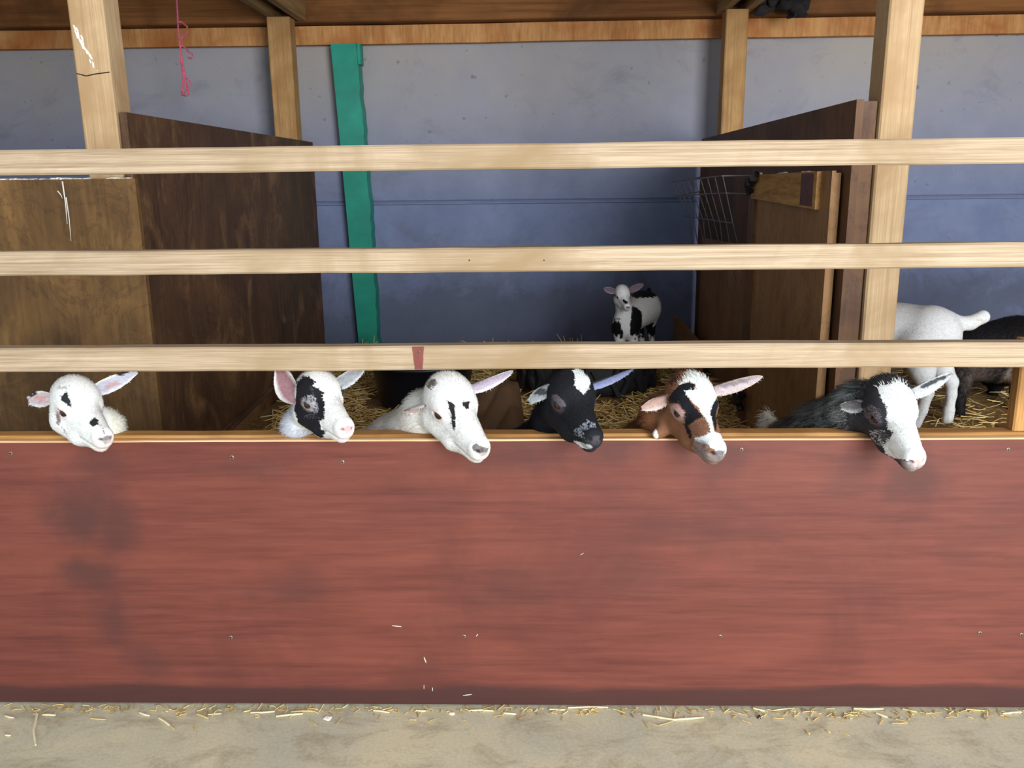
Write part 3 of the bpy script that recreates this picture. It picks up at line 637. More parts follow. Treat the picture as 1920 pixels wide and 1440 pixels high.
class Solid:
    """implicit solid on a rectilinear grid: fine where the head is, coarse elsewhere"""
    def __init__(s, lo, hi, flo, fhi, fine, coarse):
        def axis(a, b, fa, fb):
            g = [fa]
            while g[-1] < fb: g.append(g[-1] + fine)
            left = [fa]; st = fine
            while left[-1] > a: st = min(coarse, st*1.25); left.append(left[-1] - st)
            st = fine
            while g[-1] < b: st = min(coarse, st*1.25); g.append(g[-1] + st)
            return np.array(left[:0:-1] + g, np.float32)
        s.ax = [axis(lo[i], hi[i], max(flo[i], lo[i]), min(fhi[i], hi[i])) for i in range(3)]
        s.g = np.full([len(a) for a in s.ax], 0.5, np.float32)
    def put(s, lo, hi, fn, k, cut=False):
        mg = k + 0.02
        sl = [slice(max(0, np.searchsorted(a, lo[i]-mg)-1), min(len(a), np.searchsorted(a, hi[i]+mg)+1)) for i, a in enumerate(s.ax)]
        if any(q.stop - q.start < 2 for q in sl): return
        P = np.stack(np.meshgrid(*[s.ax[i][sl[i]] for i in range(3)], indexing='ij'), -1)
        d = fn(P).astype(np.float32); g = s.g[tuple(sl)]
        if cut:
            d = -d; h = np.clip(0.5 - 0.5*(d-g)/k, 0, 1); s.g[tuple(sl)] = d*(1-h) + g*h + k*h*(1-h)
            s.g[tuple(sl)] = np.maximum(s.g[tuple(sl)], g)
        else:
            h = np.clip(0.5 + 0.5*(d-g)/k, 0, 1); s.g[tuple(sl)] = g*h + d*(1-h) - k*h*(1-h)
    def cone(s, a, b, ra, rb, k=0.02, squash=None, cut=False):
        a = np.asarray(a, float); b = np.asarray(b, float); r = max(ra, rb)
        if squash is not None:                                   # (unit axis, factor): the section is narrower along that axis
            ax_, fc = squash; ax_ = np.asarray(ax_)
        def fn(P):
            ab = b - a; t = np.clip(((P-a)@ab)/(ab@ab + 1e-12), 0, 1); q = P - (a + t[..., None]*ab)
            if squash is not None: q = q + (q@ax_)[..., None]*ax_*(1/fc - 1)
            return np.linalg.norm(q, axis=-1) - (ra + (rb-ra)*t)
        s.put(np.minimum(a, b)-r*1.3, np.maximum(a, b)+r*1.3, fn, k, cut)
    def ell(s, c, rad, R=None, k=0.015, cut=False):
        c = np.asarray(c, float); rad = np.asarray(rad, float); R = np.eye(3) if R is None else R
        def fn(P):
            q = (P-c)@R; k0 = np.linalg.norm(q/rad, axis=-1); k1 = np.linalg.norm(q/rad**2, axis=-1)
            return k0*(k0-1)/np.maximum(k1, 1e-6)
        s.put(c-rad.max(), c+rad.max(), fn, k, cut)
    def skin(s):
        g = s.g; sg = g < 0; n = np.array(g.shape) - 1
        cs = [sg[i:n[0]+i, j:n[1]+j, k:n[2]+k] for i in (0, 1) for j in (0, 1) for k in (0, 1)]
        cnt = sum(c.astype(np.int8) for c in cs); cell = (cnt > 0) & (cnt < 8)
        idx = np.full(n, -1, np.int64); I = np.argwhere(cell); idx[cell] = np.arange(len(I))
        acc = np.zeros((len(I), 3)); num = np.zeros(len(I))
        cor = [(i, j, k) for i in (0, 1) for j in (0, 1) for k in (0, 1)]
        val = {c: g[I[:, 0]+c[0], I[:, 1]+c[1], I[:, 2]+c[2]] for c in cor}
        pos = {c: np.stack([s.ax[d][I[:, d]+c[d]] for d in range(3)], 1) for c in cor}
        for a in cor:
            for d in range(3):
                if a[d]: continue
                b = list(a); b[d] = 1; b = tuple(b); va, vb = val[a], val[b]; m = (va < 0) != (vb < 0)
                t = np.where(m, va/np.where(m, va-vb, 1), 0); acc[m] += (pos[a] + (pos[b]-pos[a])*t[:, None])[m]; num += m
        V = acc/num[:, None]; F = []
        for d in range(3):
            e1, e2 = [(1, 2), (2, 0), (0, 1)][d]
            sh = [slice(None)]*3; sh2 = [slice(None)]*3; sh[d] = slice(0, -1); sh2[d] = slice(1, None)
            df = sg[tuple(sh)] != sg[tuple(sh2)]; E = np.argwhere(df)
            ok = (E[:, e1] > 0) & (E[:, e2] > 0) & (E[:, e1] < n[e1]) & (E[:, e2] < n[e2]); E = E[ok]
            def ci(o1, o2): q = E.copy(); q[:, e1] -= o1; q[:, e2] -= o2; return idx[q[:, 0], q[:, 1], q[:, 2]]
            Q = np.stack([ci(1, 1), ci(0, 1), ci(0, 0), ci(1, 0)], 1)
            ins = sg[E[:, 0], E[:, 1], E[:, 2]]; Q[~ins] = Q[~ins][:, ::-1]; F.append(Q)
        F = np.concatenate(F); F = F[(F >= 0).all(1)]
        return V, F

def vnoise(P, scale, seed):
    """smooth value noise, -1..1"""
    q = P*scale + seed*17.31; i = np.floor(q).astype(np.int64); f = q - i; f = f*f*(3-2*f)
    def h(a, b, c):
        n = (a*73856093) ^ (b*19349663) ^ (c*83492791) ^ (seed*2654435); n = (n ^ (n >> 13))*1274126177 & 0x7fffffff
        return (n % 65536)/32768.0 - 1
    r = 0
    for a in (0, 1):
        for b in (0, 1):
            for c in (0, 1):
                w = (f[:, 0] if a else 1-f[:, 0])*(f[:, 1] if b else 1-f[:, 1])*(f[:, 2] if c else 1-f[:, 2])
                r = r + w*h(i[:, 0]+a, i[:, 1]+b, i[:, 2]+c)
    return r

def in_poly(x, y, poly):
    ins = np.zeros(len(x), bool); n = len(poly)
    for i in range(n):
        x0, y0 = poly[i]; x1, y1 = poly[i-1]
        c = ((y0 > y) != (y1 > y)); ins ^= c & (x < (x1-x0)*(y-y0)/((y1-y0) if y1 != y0 else 1e-9) + x0)
    return ins

def lin(c): return np.array(srgb(*c)[:3])

def head_solid(S, o, R, sc):
    W = lambda p: np.asarray(p)@R.T*sc + o
    cone = lambda a, b, ra, rb, k=0.02, sq=None, cut=False: S.cone(W(a), W(b), ra*sc, rb*sc, k*sc, sq, cut)
    ell = lambda c, r, k=0.015, cut=False, RR=None: S.ell(W(c), np.array(r)*sc, R if RR is None else R@RR, k*sc, cut)
    Y = R[:, 1]
    ell((-.030, 0, .020), (.058, .050, .054), .02)                      # cranium
    ell((-.004, 0, .032), (.042, .040, .030), .02)                       # forehead
    cone((.000, 0, -.006), (.112, 0, -.018), .044, .0240, .02, (Y, .94)) # face
    cone((.020, 0, .020), (.112, 0, -.003), .022, .0145, .016, (R[:, 2], .9))          # nasal bridge
    for s in (-1, 1):
        cone((-.035, s*.022, -.038), (.035, s*.014, -.044), .030, .022, .02)   # cheek and jaw angle
        cone((.035, s*.012, -.044), (.100, s*.004, -.036), .020, .013, .018)   # lower jaw
        ell((.004, s*.032, .014), (.025, .0150, .019), .012)            # orbit
        ell((.122, s*.0085, -.011), (.016, .0115, .0145), .010)           # nostril wing
    ell((.121, 0, -.024), (.016, .0165, .0125), .010)                     # upper lip
    ell((.109, 0, -.041), (.017, .0125, .0105), .009)                    # chin
    for s in (-1, 1):
        ell((.011, s*.0460, .0080), (.0150, .0105, .0062), .0035, True)   # eye opening
        RR = np.array(Matrix.Rotation(s*0.6, 3, 'Z') @ Matrix.Rotation(0.7, 3, 'Y'))
        ell((.1345, s*.0128, -.0095), (.0085, .0055, .0030), .003, True, RR)   # nostril
        cone((.066, s*.029, -.031), (.128, s*.0185, -.0335), .0022, .0028, .003, None, True)  # mouth
    cone((.139, 0, -.016), (.136, 0, -.036), .0016, .0016, .003, None, True)
EYE_C = (.0095, .0370, .0080); EYE_R = .0115

def ear_mesh(B, T, n, W, cup, bend, inner, outer, rim, seed, tip=0.06):
    B, T, n, bend = (np.asarray(v, float) for v in (B, T, n, bend)); nu, nv = 22, 13
    ax_ = T-B; L = np.linalg.norm(ax_); t = ax_/L; n = n - (n@t)*t; n /= np.linalg.norm(n); sd = np.cross(t, n)
    us = np.linspace(0, 1, nu); wp = np.interp(us, [0, .12, .32, .55, .78, .92, 1], [.62, .82, 1, .95, .70, .42, tip])*W
    V = []; Cc = []; r = np.random.default_rng(seed)
    for side in (1, -1):
        for i, u in enumerate(us):
            c = B + t*L*u + bend*(u*u)*L
            fold = cup*(1.5-1.0*u)
            for j in range(nv):
                v = j/(nv-1)*2-1; a = v*fold
                off = sd*wp[i]*(math.sin(a)/max(fold, .3) if fold > .05 else v) + n*wp[i]*((1-math.cos(a))/max(fold, .3))
                th = 0.0022*(1-abs(v)**3)*(1-u*0.6)
                V.append(c + off + n*th*side)
                k = min(1, max(0, (abs(v)-.55)/.35)); q = r.uniform(.9, 1.05)
                if side > 0: col = inner*(1-k) + rim*k
                else: col = outer
                Cc.append(col*q)
    F = []; o = nu*nv
    for i in range(nu-1):
        for j in range(nv-1):
            a = i*nv+j; F.append((a, a+1, a+nv+1, a+nv)); F.append((o+a, o+a+nv, o+a+nv+1, o+a+1))
    for i in range(nu-1):
        for j in (0, nv-1):
            a = i*nv+j; q = (a, o+a, o+a+nv, a+nv); F.append(q if j == 0 else q[::-1])
    for j in range(nv-1):
        a = (nu-1)*nv+j; F.append((a, o+a, o+a+1, a+1)[::-1])
    return np.array(V), np.array(F), np.array(Cc)

def set_coat(me, col):
    a = me.attributes.new('coat', 'FLOAT_COLOR', 'POINT'); a.data.foreach_set('color', np.concatenate([col, np.ones((len(col), 1))], 1).astype(np.float32).ravel())

def fur_mesh(V, F, Nn, col, n, length, flow, seed, weight=None, width=0.0006):
    """short hairs, each a tapering strip rooted on the skin; length, flow and colour come from the root"""
    r = np.random.default_rng(seed); A = V[F]
    area = np.linalg.norm(np.cross(A[:, 2]-A[:, 0], A[:, 3]-A[:, 1]), axis=1)
    if weight is not None: area = area*weight[F].mean(1)
    fi = r.choice(len(F), n, p=area/area.sum()); w = r.dirichlet([1, 1, 1, 1], n)
    q = F[fi]; P = (V[q]*w[..., None]).sum(1); nn = (Nn[q]*w[..., None]).sum(1); nn /= np.linalg.norm(nn, axis=1)[:, None]
    c = col[q[:, 0]]*r.uniform(.82, 1.12, n)[:, None]; L = length[q[:, 0]]*r.uniform(.6, 1.3, n)
    fl = flow[q[:, 0]] + r.normal(0, .28, (n, 3)); fl = fl - (fl*nn).sum(1)[:, None]*nn; fl /= np.linalg.norm(fl, axis=1)[:, None]+1e-9
    sd = np.cross(fl, nn); w0 = width*r.uniform(.7, 1.3, n)[:, None]
    p1 = P + (fl*.62+nn*.22)*L[:, None]*.55; p2 = P + (fl*.96+nn*.24)*L[:, None]; P0 = P - nn*.001
    Vh = np.stack([P0-sd*w0, P0+sd*w0, p1+sd*w0*.8, p1-sd*w0*.8, p2+sd*w0*.15, p2-sd*w0*.15], 1).reshape(-1, 3); b = (np.arange(n)*6)[:, None]
    Fh = np.concatenate([b+np.array([[0, 1, 2, 3]]), b+np.array([[3, 2, 4, 5]])])
    return Vh, Fh, np.repeat(c, 6, 0), np.repeat(nn, 6, 0)

def build_goat(gname, label, spec, root_loc):
    rt = tag(empty('goat', root_loc), label, 'goat', spec.get('group')); RL = np.array(root_loc); seed = spec['seed']
    o = np.array(spec['o']); R = rotm(*spec['rot']); sc = spec['s']
    pts = [o + np.array(R)@np.array(p)*sc for p in ((-.1, -.08, -.09), (.15, .08, .09), (-.1, .08, .09), (.15, -.08, -.09), (.15, .08, -.09), (-.1, -.08, .09), (.15, -.08, .09), (-.1, .08, -.09))] if spec.get('head', True) else []
    bones = spec['bones']; ext = list(pts)
    for b in bones:
        ext += [np.array(b[0])-max(b[2], b[3])-.02, np.array(b[0])+max(b[2], b[3])+.02, np.array(b[1])-max(b[2], b[3])-.02, np.array(b[1])+max(b[2], b[3])+.02]
    ext = np.array(ext); lo, hi = ext.min(0), ext.max(0)
    fl = np.array(pts) if pts else ext
    S = Solid(lo, hi, fl.min(0), fl.max(0), spec.get('fine', .0026), spec.get('coarse', .008))
    for b in bones: S.cone(b[0], b[1], b[2], b[3], b[4] if len(b) > 4 else .03, b[5] if len(b) > 5 else None)
    for e in spec.get('blobs', []): S.ell(*e)
    if spec.get('head', True): head_solid(S, o, R, sc)
    V, F = S.skin()
    # vertex normals
    A = V[F]; fn = np.cross(A[:, 2]-A[:, 0], A[:, 3]-A[:, 1]); Nn = np.zeros_like(V)
    for k in range(4): np.add.at(Nn, F[:, k], fn)
    Nn /= np.linalg.norm(Nn, axis=1)[:, None]+1e-12
    H = (V-o)@R/sc; hx, hy, hz = H.T
    inhead = ((hx > -.065) & (hx < .16) & (np.abs(hy) < .07) & (hz > -.075) & (hz < .085)) if spec.get('head', True) else np.zeros(len(V), bool)
    nz = vnoise(V, 260, seed); nz2 = vnoise(V, 110, seed+3); nz3 = vnoise(V, 30, seed+5); rv = np.random.default_rng(seed).random(len(V))
    col = spec['body'](V, nz, nz2, nz3)
    if spec.get('head', True):
        hc = np.tile(lin(spec['base']), (len(V), 1)) if not callable(spec['base']) else spec['base'](H, nz, nz2, nz3)
        ph = np.arctan2(hy, hz+.015)
        for mk in spec['marks']:
            poly, c = mk[0], lin(mk[1]); j = mk[2] if len(mk) > 2 else 1.0; op = mk[3] if len(mk) > 3 else 1.0; sp = mk[4] if len(mk) > 4 else 0.0
            xx = hx + .0016*j*nz + .0012*j*nz2; pp = ph + .028*j*nz2 + .035*j*nz
            mm = in_poly(xx, np.where(pp < 0, pp+2*np.pi, pp) if max(q[1] for q in poly) > np.pi else pp, poly)
            if sp: mm &= (rv + .25*nz < sp)
            hc[mm] = hc[mm]*(1-op) + c*op
        de = np.sqrt(((hx-.010)/1.25)**2 + (np.abs(hy)-.039)**2 + ((hz-.0085)*1.1)**2)
        k = np.clip(1-(de-.0115)/.010, 0, 1)[:, None]*spec.get('lid_k', .7); hc = hc*(1-k) + lin(spec['lid'])*k
        k = np.clip(1-(de-.0085)/.004, 0, 1)[:, None]*.85; hc = hc*(1-k) + lin(spec['rim'])*k
        # nose pad, nostrils, lips
        k = np.clip(2.2*(1-(hy/(.0125 + .25*np.clip(hz+.012, -.01, .01)))**2 - ((hz+.012)/.0125)**2) + .3*nz2, 0, 1)[:, None]*(hx > .118)[:, None]*spec.get('pad_k', .9); hc = hc*(1-k) + lin(spec['pad'])*k
        dn = np.sqrt(((hx-.1345)*.8)**2 + (np.abs(hy)-.0128)**2 + ((hz+.0095)*1.5)**2); k = np.clip(1-(dn-.0035)/.003, 0, 1)[:, None]*.8; hc = hc*(1-k) + lin(spec['nostril'])*k
        zl = -.031 - .0025*np.clip((hx-.066)/.062, 0, 1); dm = np.abs(hz-zl); k = (np.clip(1-dm/.0028, 0, 1)*(hx > .064)*(hx < .142))[:, None]*.6; hc = hc*(1-k) + lin(spec['lip'])*k
        ms = np.clip((hx-.108)/.02, 0, 1)[:, None]*(hz < -.012)[:, None]*spec.get('muz_k', .5); hc = hc*(1-ms) + lin(spec['muzzle'])*ms
        w = np.clip((hx+.062)/.018 + .25*nz2, 0, 1)*inhead; col = col*(1-w[:, None]) + hc*w[:, None]
    me = fast_mesh('body', V-RL, F, M['coat']); set_coat(me, np.clip(col*(1+.05*nz2)[:, None], 0, 1)); link('body', me, rt)
    # fur
    hw = np.clip((hx+.075)/.03, 0, 1)*inhead
    L = spec.get('fur', .016)*(1-hw) + .0050*hw*sc
    L = np.where(inhead & (hx < -.015) & (hz > .035), spec.get('tuft', .010), L); L = np.where(inhead & (hx > .085), .0032, L)
    de = np.sqrt((hx-.010)**2 + (np.abs(hy)-.039)**2 + (hz-.0085)**2) if spec.get('head', True) else np.full(len(V), 1.)
    wt = np.where(inhead, 1.0, spec.get('body_density', .55)); wt = np.where(inhead & ((de < .0155) | (hx > .128)), 0.0, wt); wt = np.where(V[:, 2] < spec.get('fur_floor', .6), .05, wt)
    if 'bald' in spec: wt = np.where(np.linalg.norm(V-spec['bald'][0], axis=1) < spec['bald'][1], 0.0, wt)
    flow = np.where(inhead[:, None], R@np.array([-1, 0, -.15]), np.array(spec.get('flow', (-.5, .6, -.6)), float))
    hv, hf, hcx, hn = fur_mesh(V, F, Nn, np.clip(col, 0, 1), spec.get('hairs', 14000), L, flow, seed, wt, spec.get('hair_w', .0006))
    fm = fast_mesh('fur', hv-RL, hf, M['hair'], False); set_coat(fm, hcx); a = fm.attributes.new('lie', 'FLOAT_VECTOR', 'POINT'); a.data.foreach_set('vector', hn.astype(np.float32).ravel())
    tag(link('fur', fm, rt), kind='stuff')
    if spec.get('head', True):
        n_, m_ = 20, 12; EV = [(0, 0, 1)] + [(math.sin(math.pi*j/m_)*math.cos(2*math.pi*i/n_), math.sin(math.pi*j/m_)*math.sin(2*math.pi*i/n_), math.cos(math.pi*j/m_)) for j in range(1, m_) for i in range(n_)] + [(0, 0, -1)]
        EF = [(0, 1+i, 1+(i+1) % n_) for i in range(n_)] + [(1+(j-1)*n_+i, 1+j*n_+i, 1+j*n_+(i+1) % n_, 1+(j-1)*n_+(i+1) % n_) for j in range(1, m_-1) for i in range(n_)] + [(len(EV)-1, 1+(m_-2)*n_+(i+1) % n_, 1+(m_-2)*n_+i) for i in range(n_)]
        for s in (-1, 1):
            c = np.array([EYE_C[0], s*EYE_C[1], EYE_C[2]])@R.T*sc + o
            mesh_obj('eye', (np.array(EV)*EYE_R*sc).tolist(), EF, M['eye'], rt, True, loc=Vector(c-RL))
        for s, e in zip((-1, 1), spec['ears']):
            B = np.array(e.get('base', (-.040, s*.040, .024)))
            if 'base' not in e: pass
            B = B@R.T*sc + o; T = np.array(e['tip']); n = np.array(e['n'], float)
            ev, ef, ec = ear_mesh(B, T, n, e['w'], e.get('cup', .9), e.get('bend', (0, 0, 0)), lin(e['in']), lin(e['out']), lin(e['rim']), seed+s, e.get('tiny', .08))
            for mk in e.get('marks', []):
                u0, u1, v0, v1, cc = mk; nu, nv = 22, 13; idx = np.arange(len(ev)) % (nu*nv); uu = (idx//nv)/(nu-1); vv = (idx % nv)/(nv-1)*2-1
                z = vnoise(ev, 120, seed+9)*.12; ec[(uu+z > u0) & (uu+z < u1) & (vv+z*2 > v0) & (vv+z*2 < v1)] = lin(cc)
            em = fast_mesh('ear', ev-RL, ef, M['coat']); set_coat(em, np.clip(ec, 0, 1)); eo = link('ear', em, rt)
            A = ev[ef]; fn = np.cross(A[:, 2]-A[:, 0], A[:, 3]-A[:, 1]); en = np.zeros_like(ev)
            for k in range(4): np.add.at(en, ef[:, k], fn)
            en /= np.linalg.norm(en, axis=1)[:, None]+1e-12
            hv, hf, hcx, hn = fur_mesh(ev, ef, en, np.clip(ec, 0, 1), spec.get('ear_hairs', 900), np.full(len(ev), .005*sc), np.tile(T-B, (len(ev), 1)), seed+20+s, None, .0005)
            fm = fast_mesh('ear_fur', hv-RL, hf, M['hair'], False); set_coat(fm, hcx); a = fm.attributes.new('lie', 'FLOAT_VECTOR', 'POINT'); a.data.foreach_set('vector', hn.astype(np.float32).ravel())
            tag(link('ear_fur', fm, eo), kind='stuff')
    return rt

def solid_coat(c, c2=None, thr=.35):
    def f(V, nz, nz2, nz3):
        col = np.tile(lin(c), (len(V), 1))
        if c2 is not None: k = np.clip((nz3*.6+nz2*.5-thr)*3, 0, 1)[:, None]; col = col*(1-k) + lin(c2)*k
        return col
    return f

def stance(sh, rump, foot, r_sh=.075, r_b=.105, r_r=.085, splay=.05):
    """trunk from shoulders to rump with four jointed legs reaching the floor function `foot`"""
    sh = np.array(sh); rump = np.array(rump); d = rump-sh; d[2] = 0; L = np.linalg.norm(d); d /= L; sd = np.array([-d[1], d[0], 0]); mid_ = (sh+rump)/2 + np.array([0, 0, -.025])
    b = [(sh, mid_, r_sh, r_b, .05), (mid_, rump, r_b, r_r, .05)]
    for s in (-1, 1):
        top = sh + sd*s*splay + d*.02 + np.array([0, 0, -.04]); fz = foot(*(top[:2])); f = np.array([top[0], top[1], fz+.012]); kn = (top+f)/2 - d*.012
        b += [(top, kn, .036, .019, .03), (kn, f + np.array([0, 0, .03]), .018, .013, .01), (f + np.array([0, 0, .03]), f - d*.006, .015, .018, .008)]
        top = rump + sd*s*splay + np.array([0, 0, -.02]); fz = foot(*(top[:2])); f = np.array([top[0], top[1], fz+.012]) + d*.02; h = top[2]-f[2]
        stifle = top - d*.05 + np.array([0, 0, -h*.35]); hock = f + d*.05 + np.array([0, 0, h*.36])
        b += [(top, stifle, .062, .04, .04), (stifle, hock, .034, .018, .02), (hock, f + np.array([0, 0, .035]), .018, .014, .01), (f + np.array([0, 0, .035]), f - d*.008, .015, .019, .008)]
    return b

W_ = (244, 246, 244); K_ = (22, 22, 26)
def A3(px, py, d): return np.array(at(px, py, d))
def front_goat(o, rot, s, neck_px, sh_px, rump, r0=.046, r1=.066):
    R = rotm(*rot); o = np.array(o); h0 = np.array([-.045, 0, -.012])@R.T*s + o
    nk = A3(*neck_px); sh = A3(*sh_px); rp = np.array(rump)
    return [(h0, nk, .044*s, r0, .03), (nk, sh, r0, r1+.012, .03)] + stance(sh, rp, bed_h)

GOATS = []
def fr(px): return Vector(px)
SPEC = {}
def add(key, label, **k): SPEC[key] = (label, k)
PINK = (222, 178, 176)
o = (-1.1031, 1.972, .8221); rot = (-41, 14, -1); s = 1.04
add(1, 'white goat at the far left with a black nose spot and a black brow patch', seed=1, o=o, rot=rot, s=s,
    bones=front_goat(o, rot, s, (200, 800, 2.06), (228, 872, 2.15), A3(338, 878, 2.29)+np.array([.0, 0, .004]), .036, .045),
    base=W_, body=solid_coat((238, 238, 222)), marks=[], lid=PINK, rim=(90, 60, 52), lid_k=.45, pad=(120, 112, 116), nostril=(70, 60, 62), lip=(150, 120, 120), muzzle=(232, 208, 206),
    ears=[dict(tip=A3(53, 748, 2.0), n=(.35, -1, .15), w=.0225, cup=.75, bend=(0, 0, -.05), **{'in': (205, 190, 196), 'out': W_, 'rim': W_}, marks=[(.55, .9, .55, 1.1, (50, 46, 50)), (.3, .62, -.4, .3, (206, 160, 156))], tiny=.55),
          dict(tip=A3(257, 701, 2.03), n=(-.1, -1, -.25), w=.0215, cup=.7, bend=(0, 0, .05), **{'in': (196, 196, 212), 'out': W_, 'rim': W_}, marks=[(.62, .95, -1.1, -.55, (50, 46, 50)), (.25, .6, -.1, .5, (190, 160, 164))], tiny=.3)])
o = (-0.5144, 1.985, .8341); rot = (-53, 9, 0); s = 1.03
add(2, 'black and white goat with a black cheek and a broad pink-lined ear', seed=2, o=o, rot=rot, s=s,
    bones=front_goat(o, rot, s, (560, 800, 2.06), (552, 858, 2.15), A3(505, 880, 2.60)+np.array([0, 0, -.03]), .037, .042),
    base=W_, body=solid_coat((206, 212, 224), (150, 156, 170), .45), marks=[], lid=(170, 160, 164), rim=(60, 40, 40), pad=(222, 164, 162), nostril=(140, 80, 80), lip=(140, 110, 114), muzzle=(232, 216, 216),
    ears=[dict(base=(-.038, -.043, .000), tip=A3(515, 708, 2.03), n=(.4, -1, -.05), w=.036, cup=.95, bend=(.1, 0, .3), **{'in': (150, 112, 118), 'out': (214, 216, 222), 'rim': W_}, tiny=.25),
          dict(tip=A3(686, 694, 2.05), n=(.1, -1, -.35), w=.023, cup=.8, bend=(0, 0, .12), **{'in': (160, 164, 170), 'out': (200, 204, 206), 'rim': (220, 222, 226)}, tiny=.12)])
o = (-0.1938, 1.968, .8171); rot = (-59, 18, 4); s = 1.14
add(3, 'white goat with two black forehead marks, third from the left', seed=3, o=o, rot=rot, s=s,
    bones=front_goat(o, rot, s, (800, 775, 2.08), (745, 838, 2.20), A3(660, 868, 2.62)+np.array([0, 0, -.02]), .055, .07),
    base=W_, body=lambda V, a, b, c: (lambda col: (col.__setitem__(np.linalg.norm((V-A3(807, 716, 2.06))*np.array([1, .5, 1.3]), axis=1)+.006*b < .024, lin((70, 58, 52))), col)[1])(solid_coat((240, 240, 234))(V, a, b, c)), marks=[], lid=(226, 190, 190), rim=(96, 60, 56), lid_k=.6, pad=(92, 82, 84), nostril=(40, 34, 36), lip=(130, 104, 104), muzzle=(232, 222, 218), fur=.020,
    ears=[dict(base=(-.036, -.046, .006), tip=A3(757, 768, 2.02), n=(.3, -.8, -.7), w=.024, cup=1.0, bend=(0, 0, -.1), **{'in': (214, 190, 188), 'out': (230, 228, 224), 'rim': W_}, tiny=.35),
          dict(tip=A3(962, 703, 2.04), n=(0, -.8, -.55), w=.023, cup=.9, bend=(0, 0, .08), **{'in': (190, 176, 196), 'out': W_, 'rim': W_}, tiny=.10)])
o = (0.0904, 1.978, .8300); rot = (-71, 14, -1); s = 1.08
add(4, 'black goat with a white blaze on the forehead', seed=4, o=o, rot=rot, s=s,
    bones=front_goat(o, rot, s, (1035, 785, 2.08), (1012, 845, 2.20), A3(970, 860, 2.62)+np.array([0, 0, -.02]), .045, .055),
    base=(26, 28, 34), body=solid_coat((20, 22, 32)), marks=[], lid=(96, 84, 92), rim=(34, 24, 26), pad=(74, 70, 76), nostril=(20, 18, 20), lip=(60, 56, 60), muzzle=(58, 58, 64), muz_k=.5,
    ears=[dict(base=(-.036, -.044, .036), tip=A3(992, 744, 2.0), n=(.3, -.9, -.4), w=.024, cup=.8, bend=(0, 0, -.2), **{'in': (150, 156, 162), 'out': (96, 100, 104), 'rim': (172, 178, 182)}, marks=[(.25, .62, -.5, .5, (62, 66, 70))], tiny=.5),
          dict(tip=A3(1187, 697, 2.04), n=(0, -.7, -.7), w=.021, cup=.9, bend=(0, 0, .05), **{'in': (134, 142, 182), 'out': (96, 100, 108), 'rim': (150, 158, 190)}, tiny=.06)])
o = (0.3758, 1.965, .8164); rot = (-77, 19, 3); s = 1.12
add(5, 'brown goat with black face stripes and a white blaze', seed=5, o=o, rot=rot, s=s,
    bones=front_goat(o, rot, s, (1245, 780, 2.08), (1214, 845, 2.22), A3(1165, 866, 2.62)+np.array([0, 0, -.02]), .052, .062)
      + [((A3(1246, 796, 2.02)), A3(1240, 809, 2.0), .019, .0145, .012), (A3(1240, 809, 2.0), A3(1233, 814, 1.995), .0145, .0125, .006)],
    base=(140, 98, 72), body=lambda V, a, b, c: (lambda col: (col.__setitem__(np.linalg.norm(V-A3(1231, 816, 1.985), axis=1) < .018, lin(W_)), col)[1])(solid_coat((148, 100, 70), (196, 160, 132), .42)(V, a, b, c)),
    bald=(A3(1238, 811, 1.99), .035), marks=[], lid=(196, 166, 164), rim=(46, 30, 30), pad=(96, 88, 90), nostril=(36, 30, 32), lip=(90, 80, 82), muzzle=(150, 146, 150), fur=.024, tuft=.014,
    ears=[dict(base=(-.036, -.046, .020), tip=A3(1203, 758, 1.98), n=(.35, -.9, -.35), w=.024, cup=.95, bend=(0, 0, -.15), **{'in': (196, 164, 152), 'out': (206, 184, 172), 'rim': (220, 208, 204)}, tiny=.3),
          dict(tip=A3(1430, 708, 2.02), n=(0, -.85, -.5), w=.026, cup=.8, bend=(0, 0, .02), **{'in': (194, 182, 188), 'out': (190, 150, 128), 'rim': (206, 186, 176)}, marks=[(.3, .8, -.4, .2, (150, 140, 146))], tiny=.06)])
o = (0.8405, 1.962, .8039); rot = (-87, 23, 7); s = 1.10
def grizzle(V, nz, nz2, nz3):
    k = np.clip(.5+.7*nz+.5*nz2+.4*nz3, 0, 1)[:, None]; col = lin((48, 52, 54))*(1-k) + lin((158, 166, 166))*k
    t = np.linalg.norm(V-A3(1440, 790, 2.5), axis=1) < .075; col[t] = lin((246, 242, 226)); return col
add(6, 'shaggy dark grey goat with a white face, far right of the row', seed=6, o=o, rot=rot, s=s,
    bones=front_goat(o, rot, s, (1612, 765, 2.08), (1545, 818, 2.22), A3(1478, 850, 2.50)+np.array([-.03, 0, -.02]), .062, .082)
      + [(A3(1470, 830, 2.50), A3(1442, 798, 2.5), .03, .026, .02), (A3(1442, 798, 2.5), A3(1438, 778, 2.5), .028, .014, .01)],
    base=(54, 54, 60), body=grizzle, marks=[], lid=(110, 96, 104), rim=(40, 30, 34), pad=(222, 170, 166), nostril=(84, 60, 60), lip=(170, 130, 130), muzzle=(232, 218, 216), fur=.026, tuft=.016, hairs=20000, body_density=.9, flow=(-.75, .35, -.45), hair_w=.0008,
    ears=[dict(base=(-.042, -.044, .012), tip=A3(1576, 758, 2.02), n=(.45, -.9, -.2), w=.026, cup=1.15, bend=(0, 0, -.1), **{'in': (112, 108, 114), 'out': (160, 166, 166), 'rim': (200, 206, 204)}, tiny=.4),
          dict(tip=A3(1783, 712, 2.02), n=(0, -1, -.25), w=.023, cup=.8, bend=(0, 0, .12), **{'in': (196, 200, 206), 'out': (180, 186, 190), 'rim': (214, 218, 222)}, marks=[(.35, 1.0, -.6, .1, (70, 74, 80))], tiny=.06)])

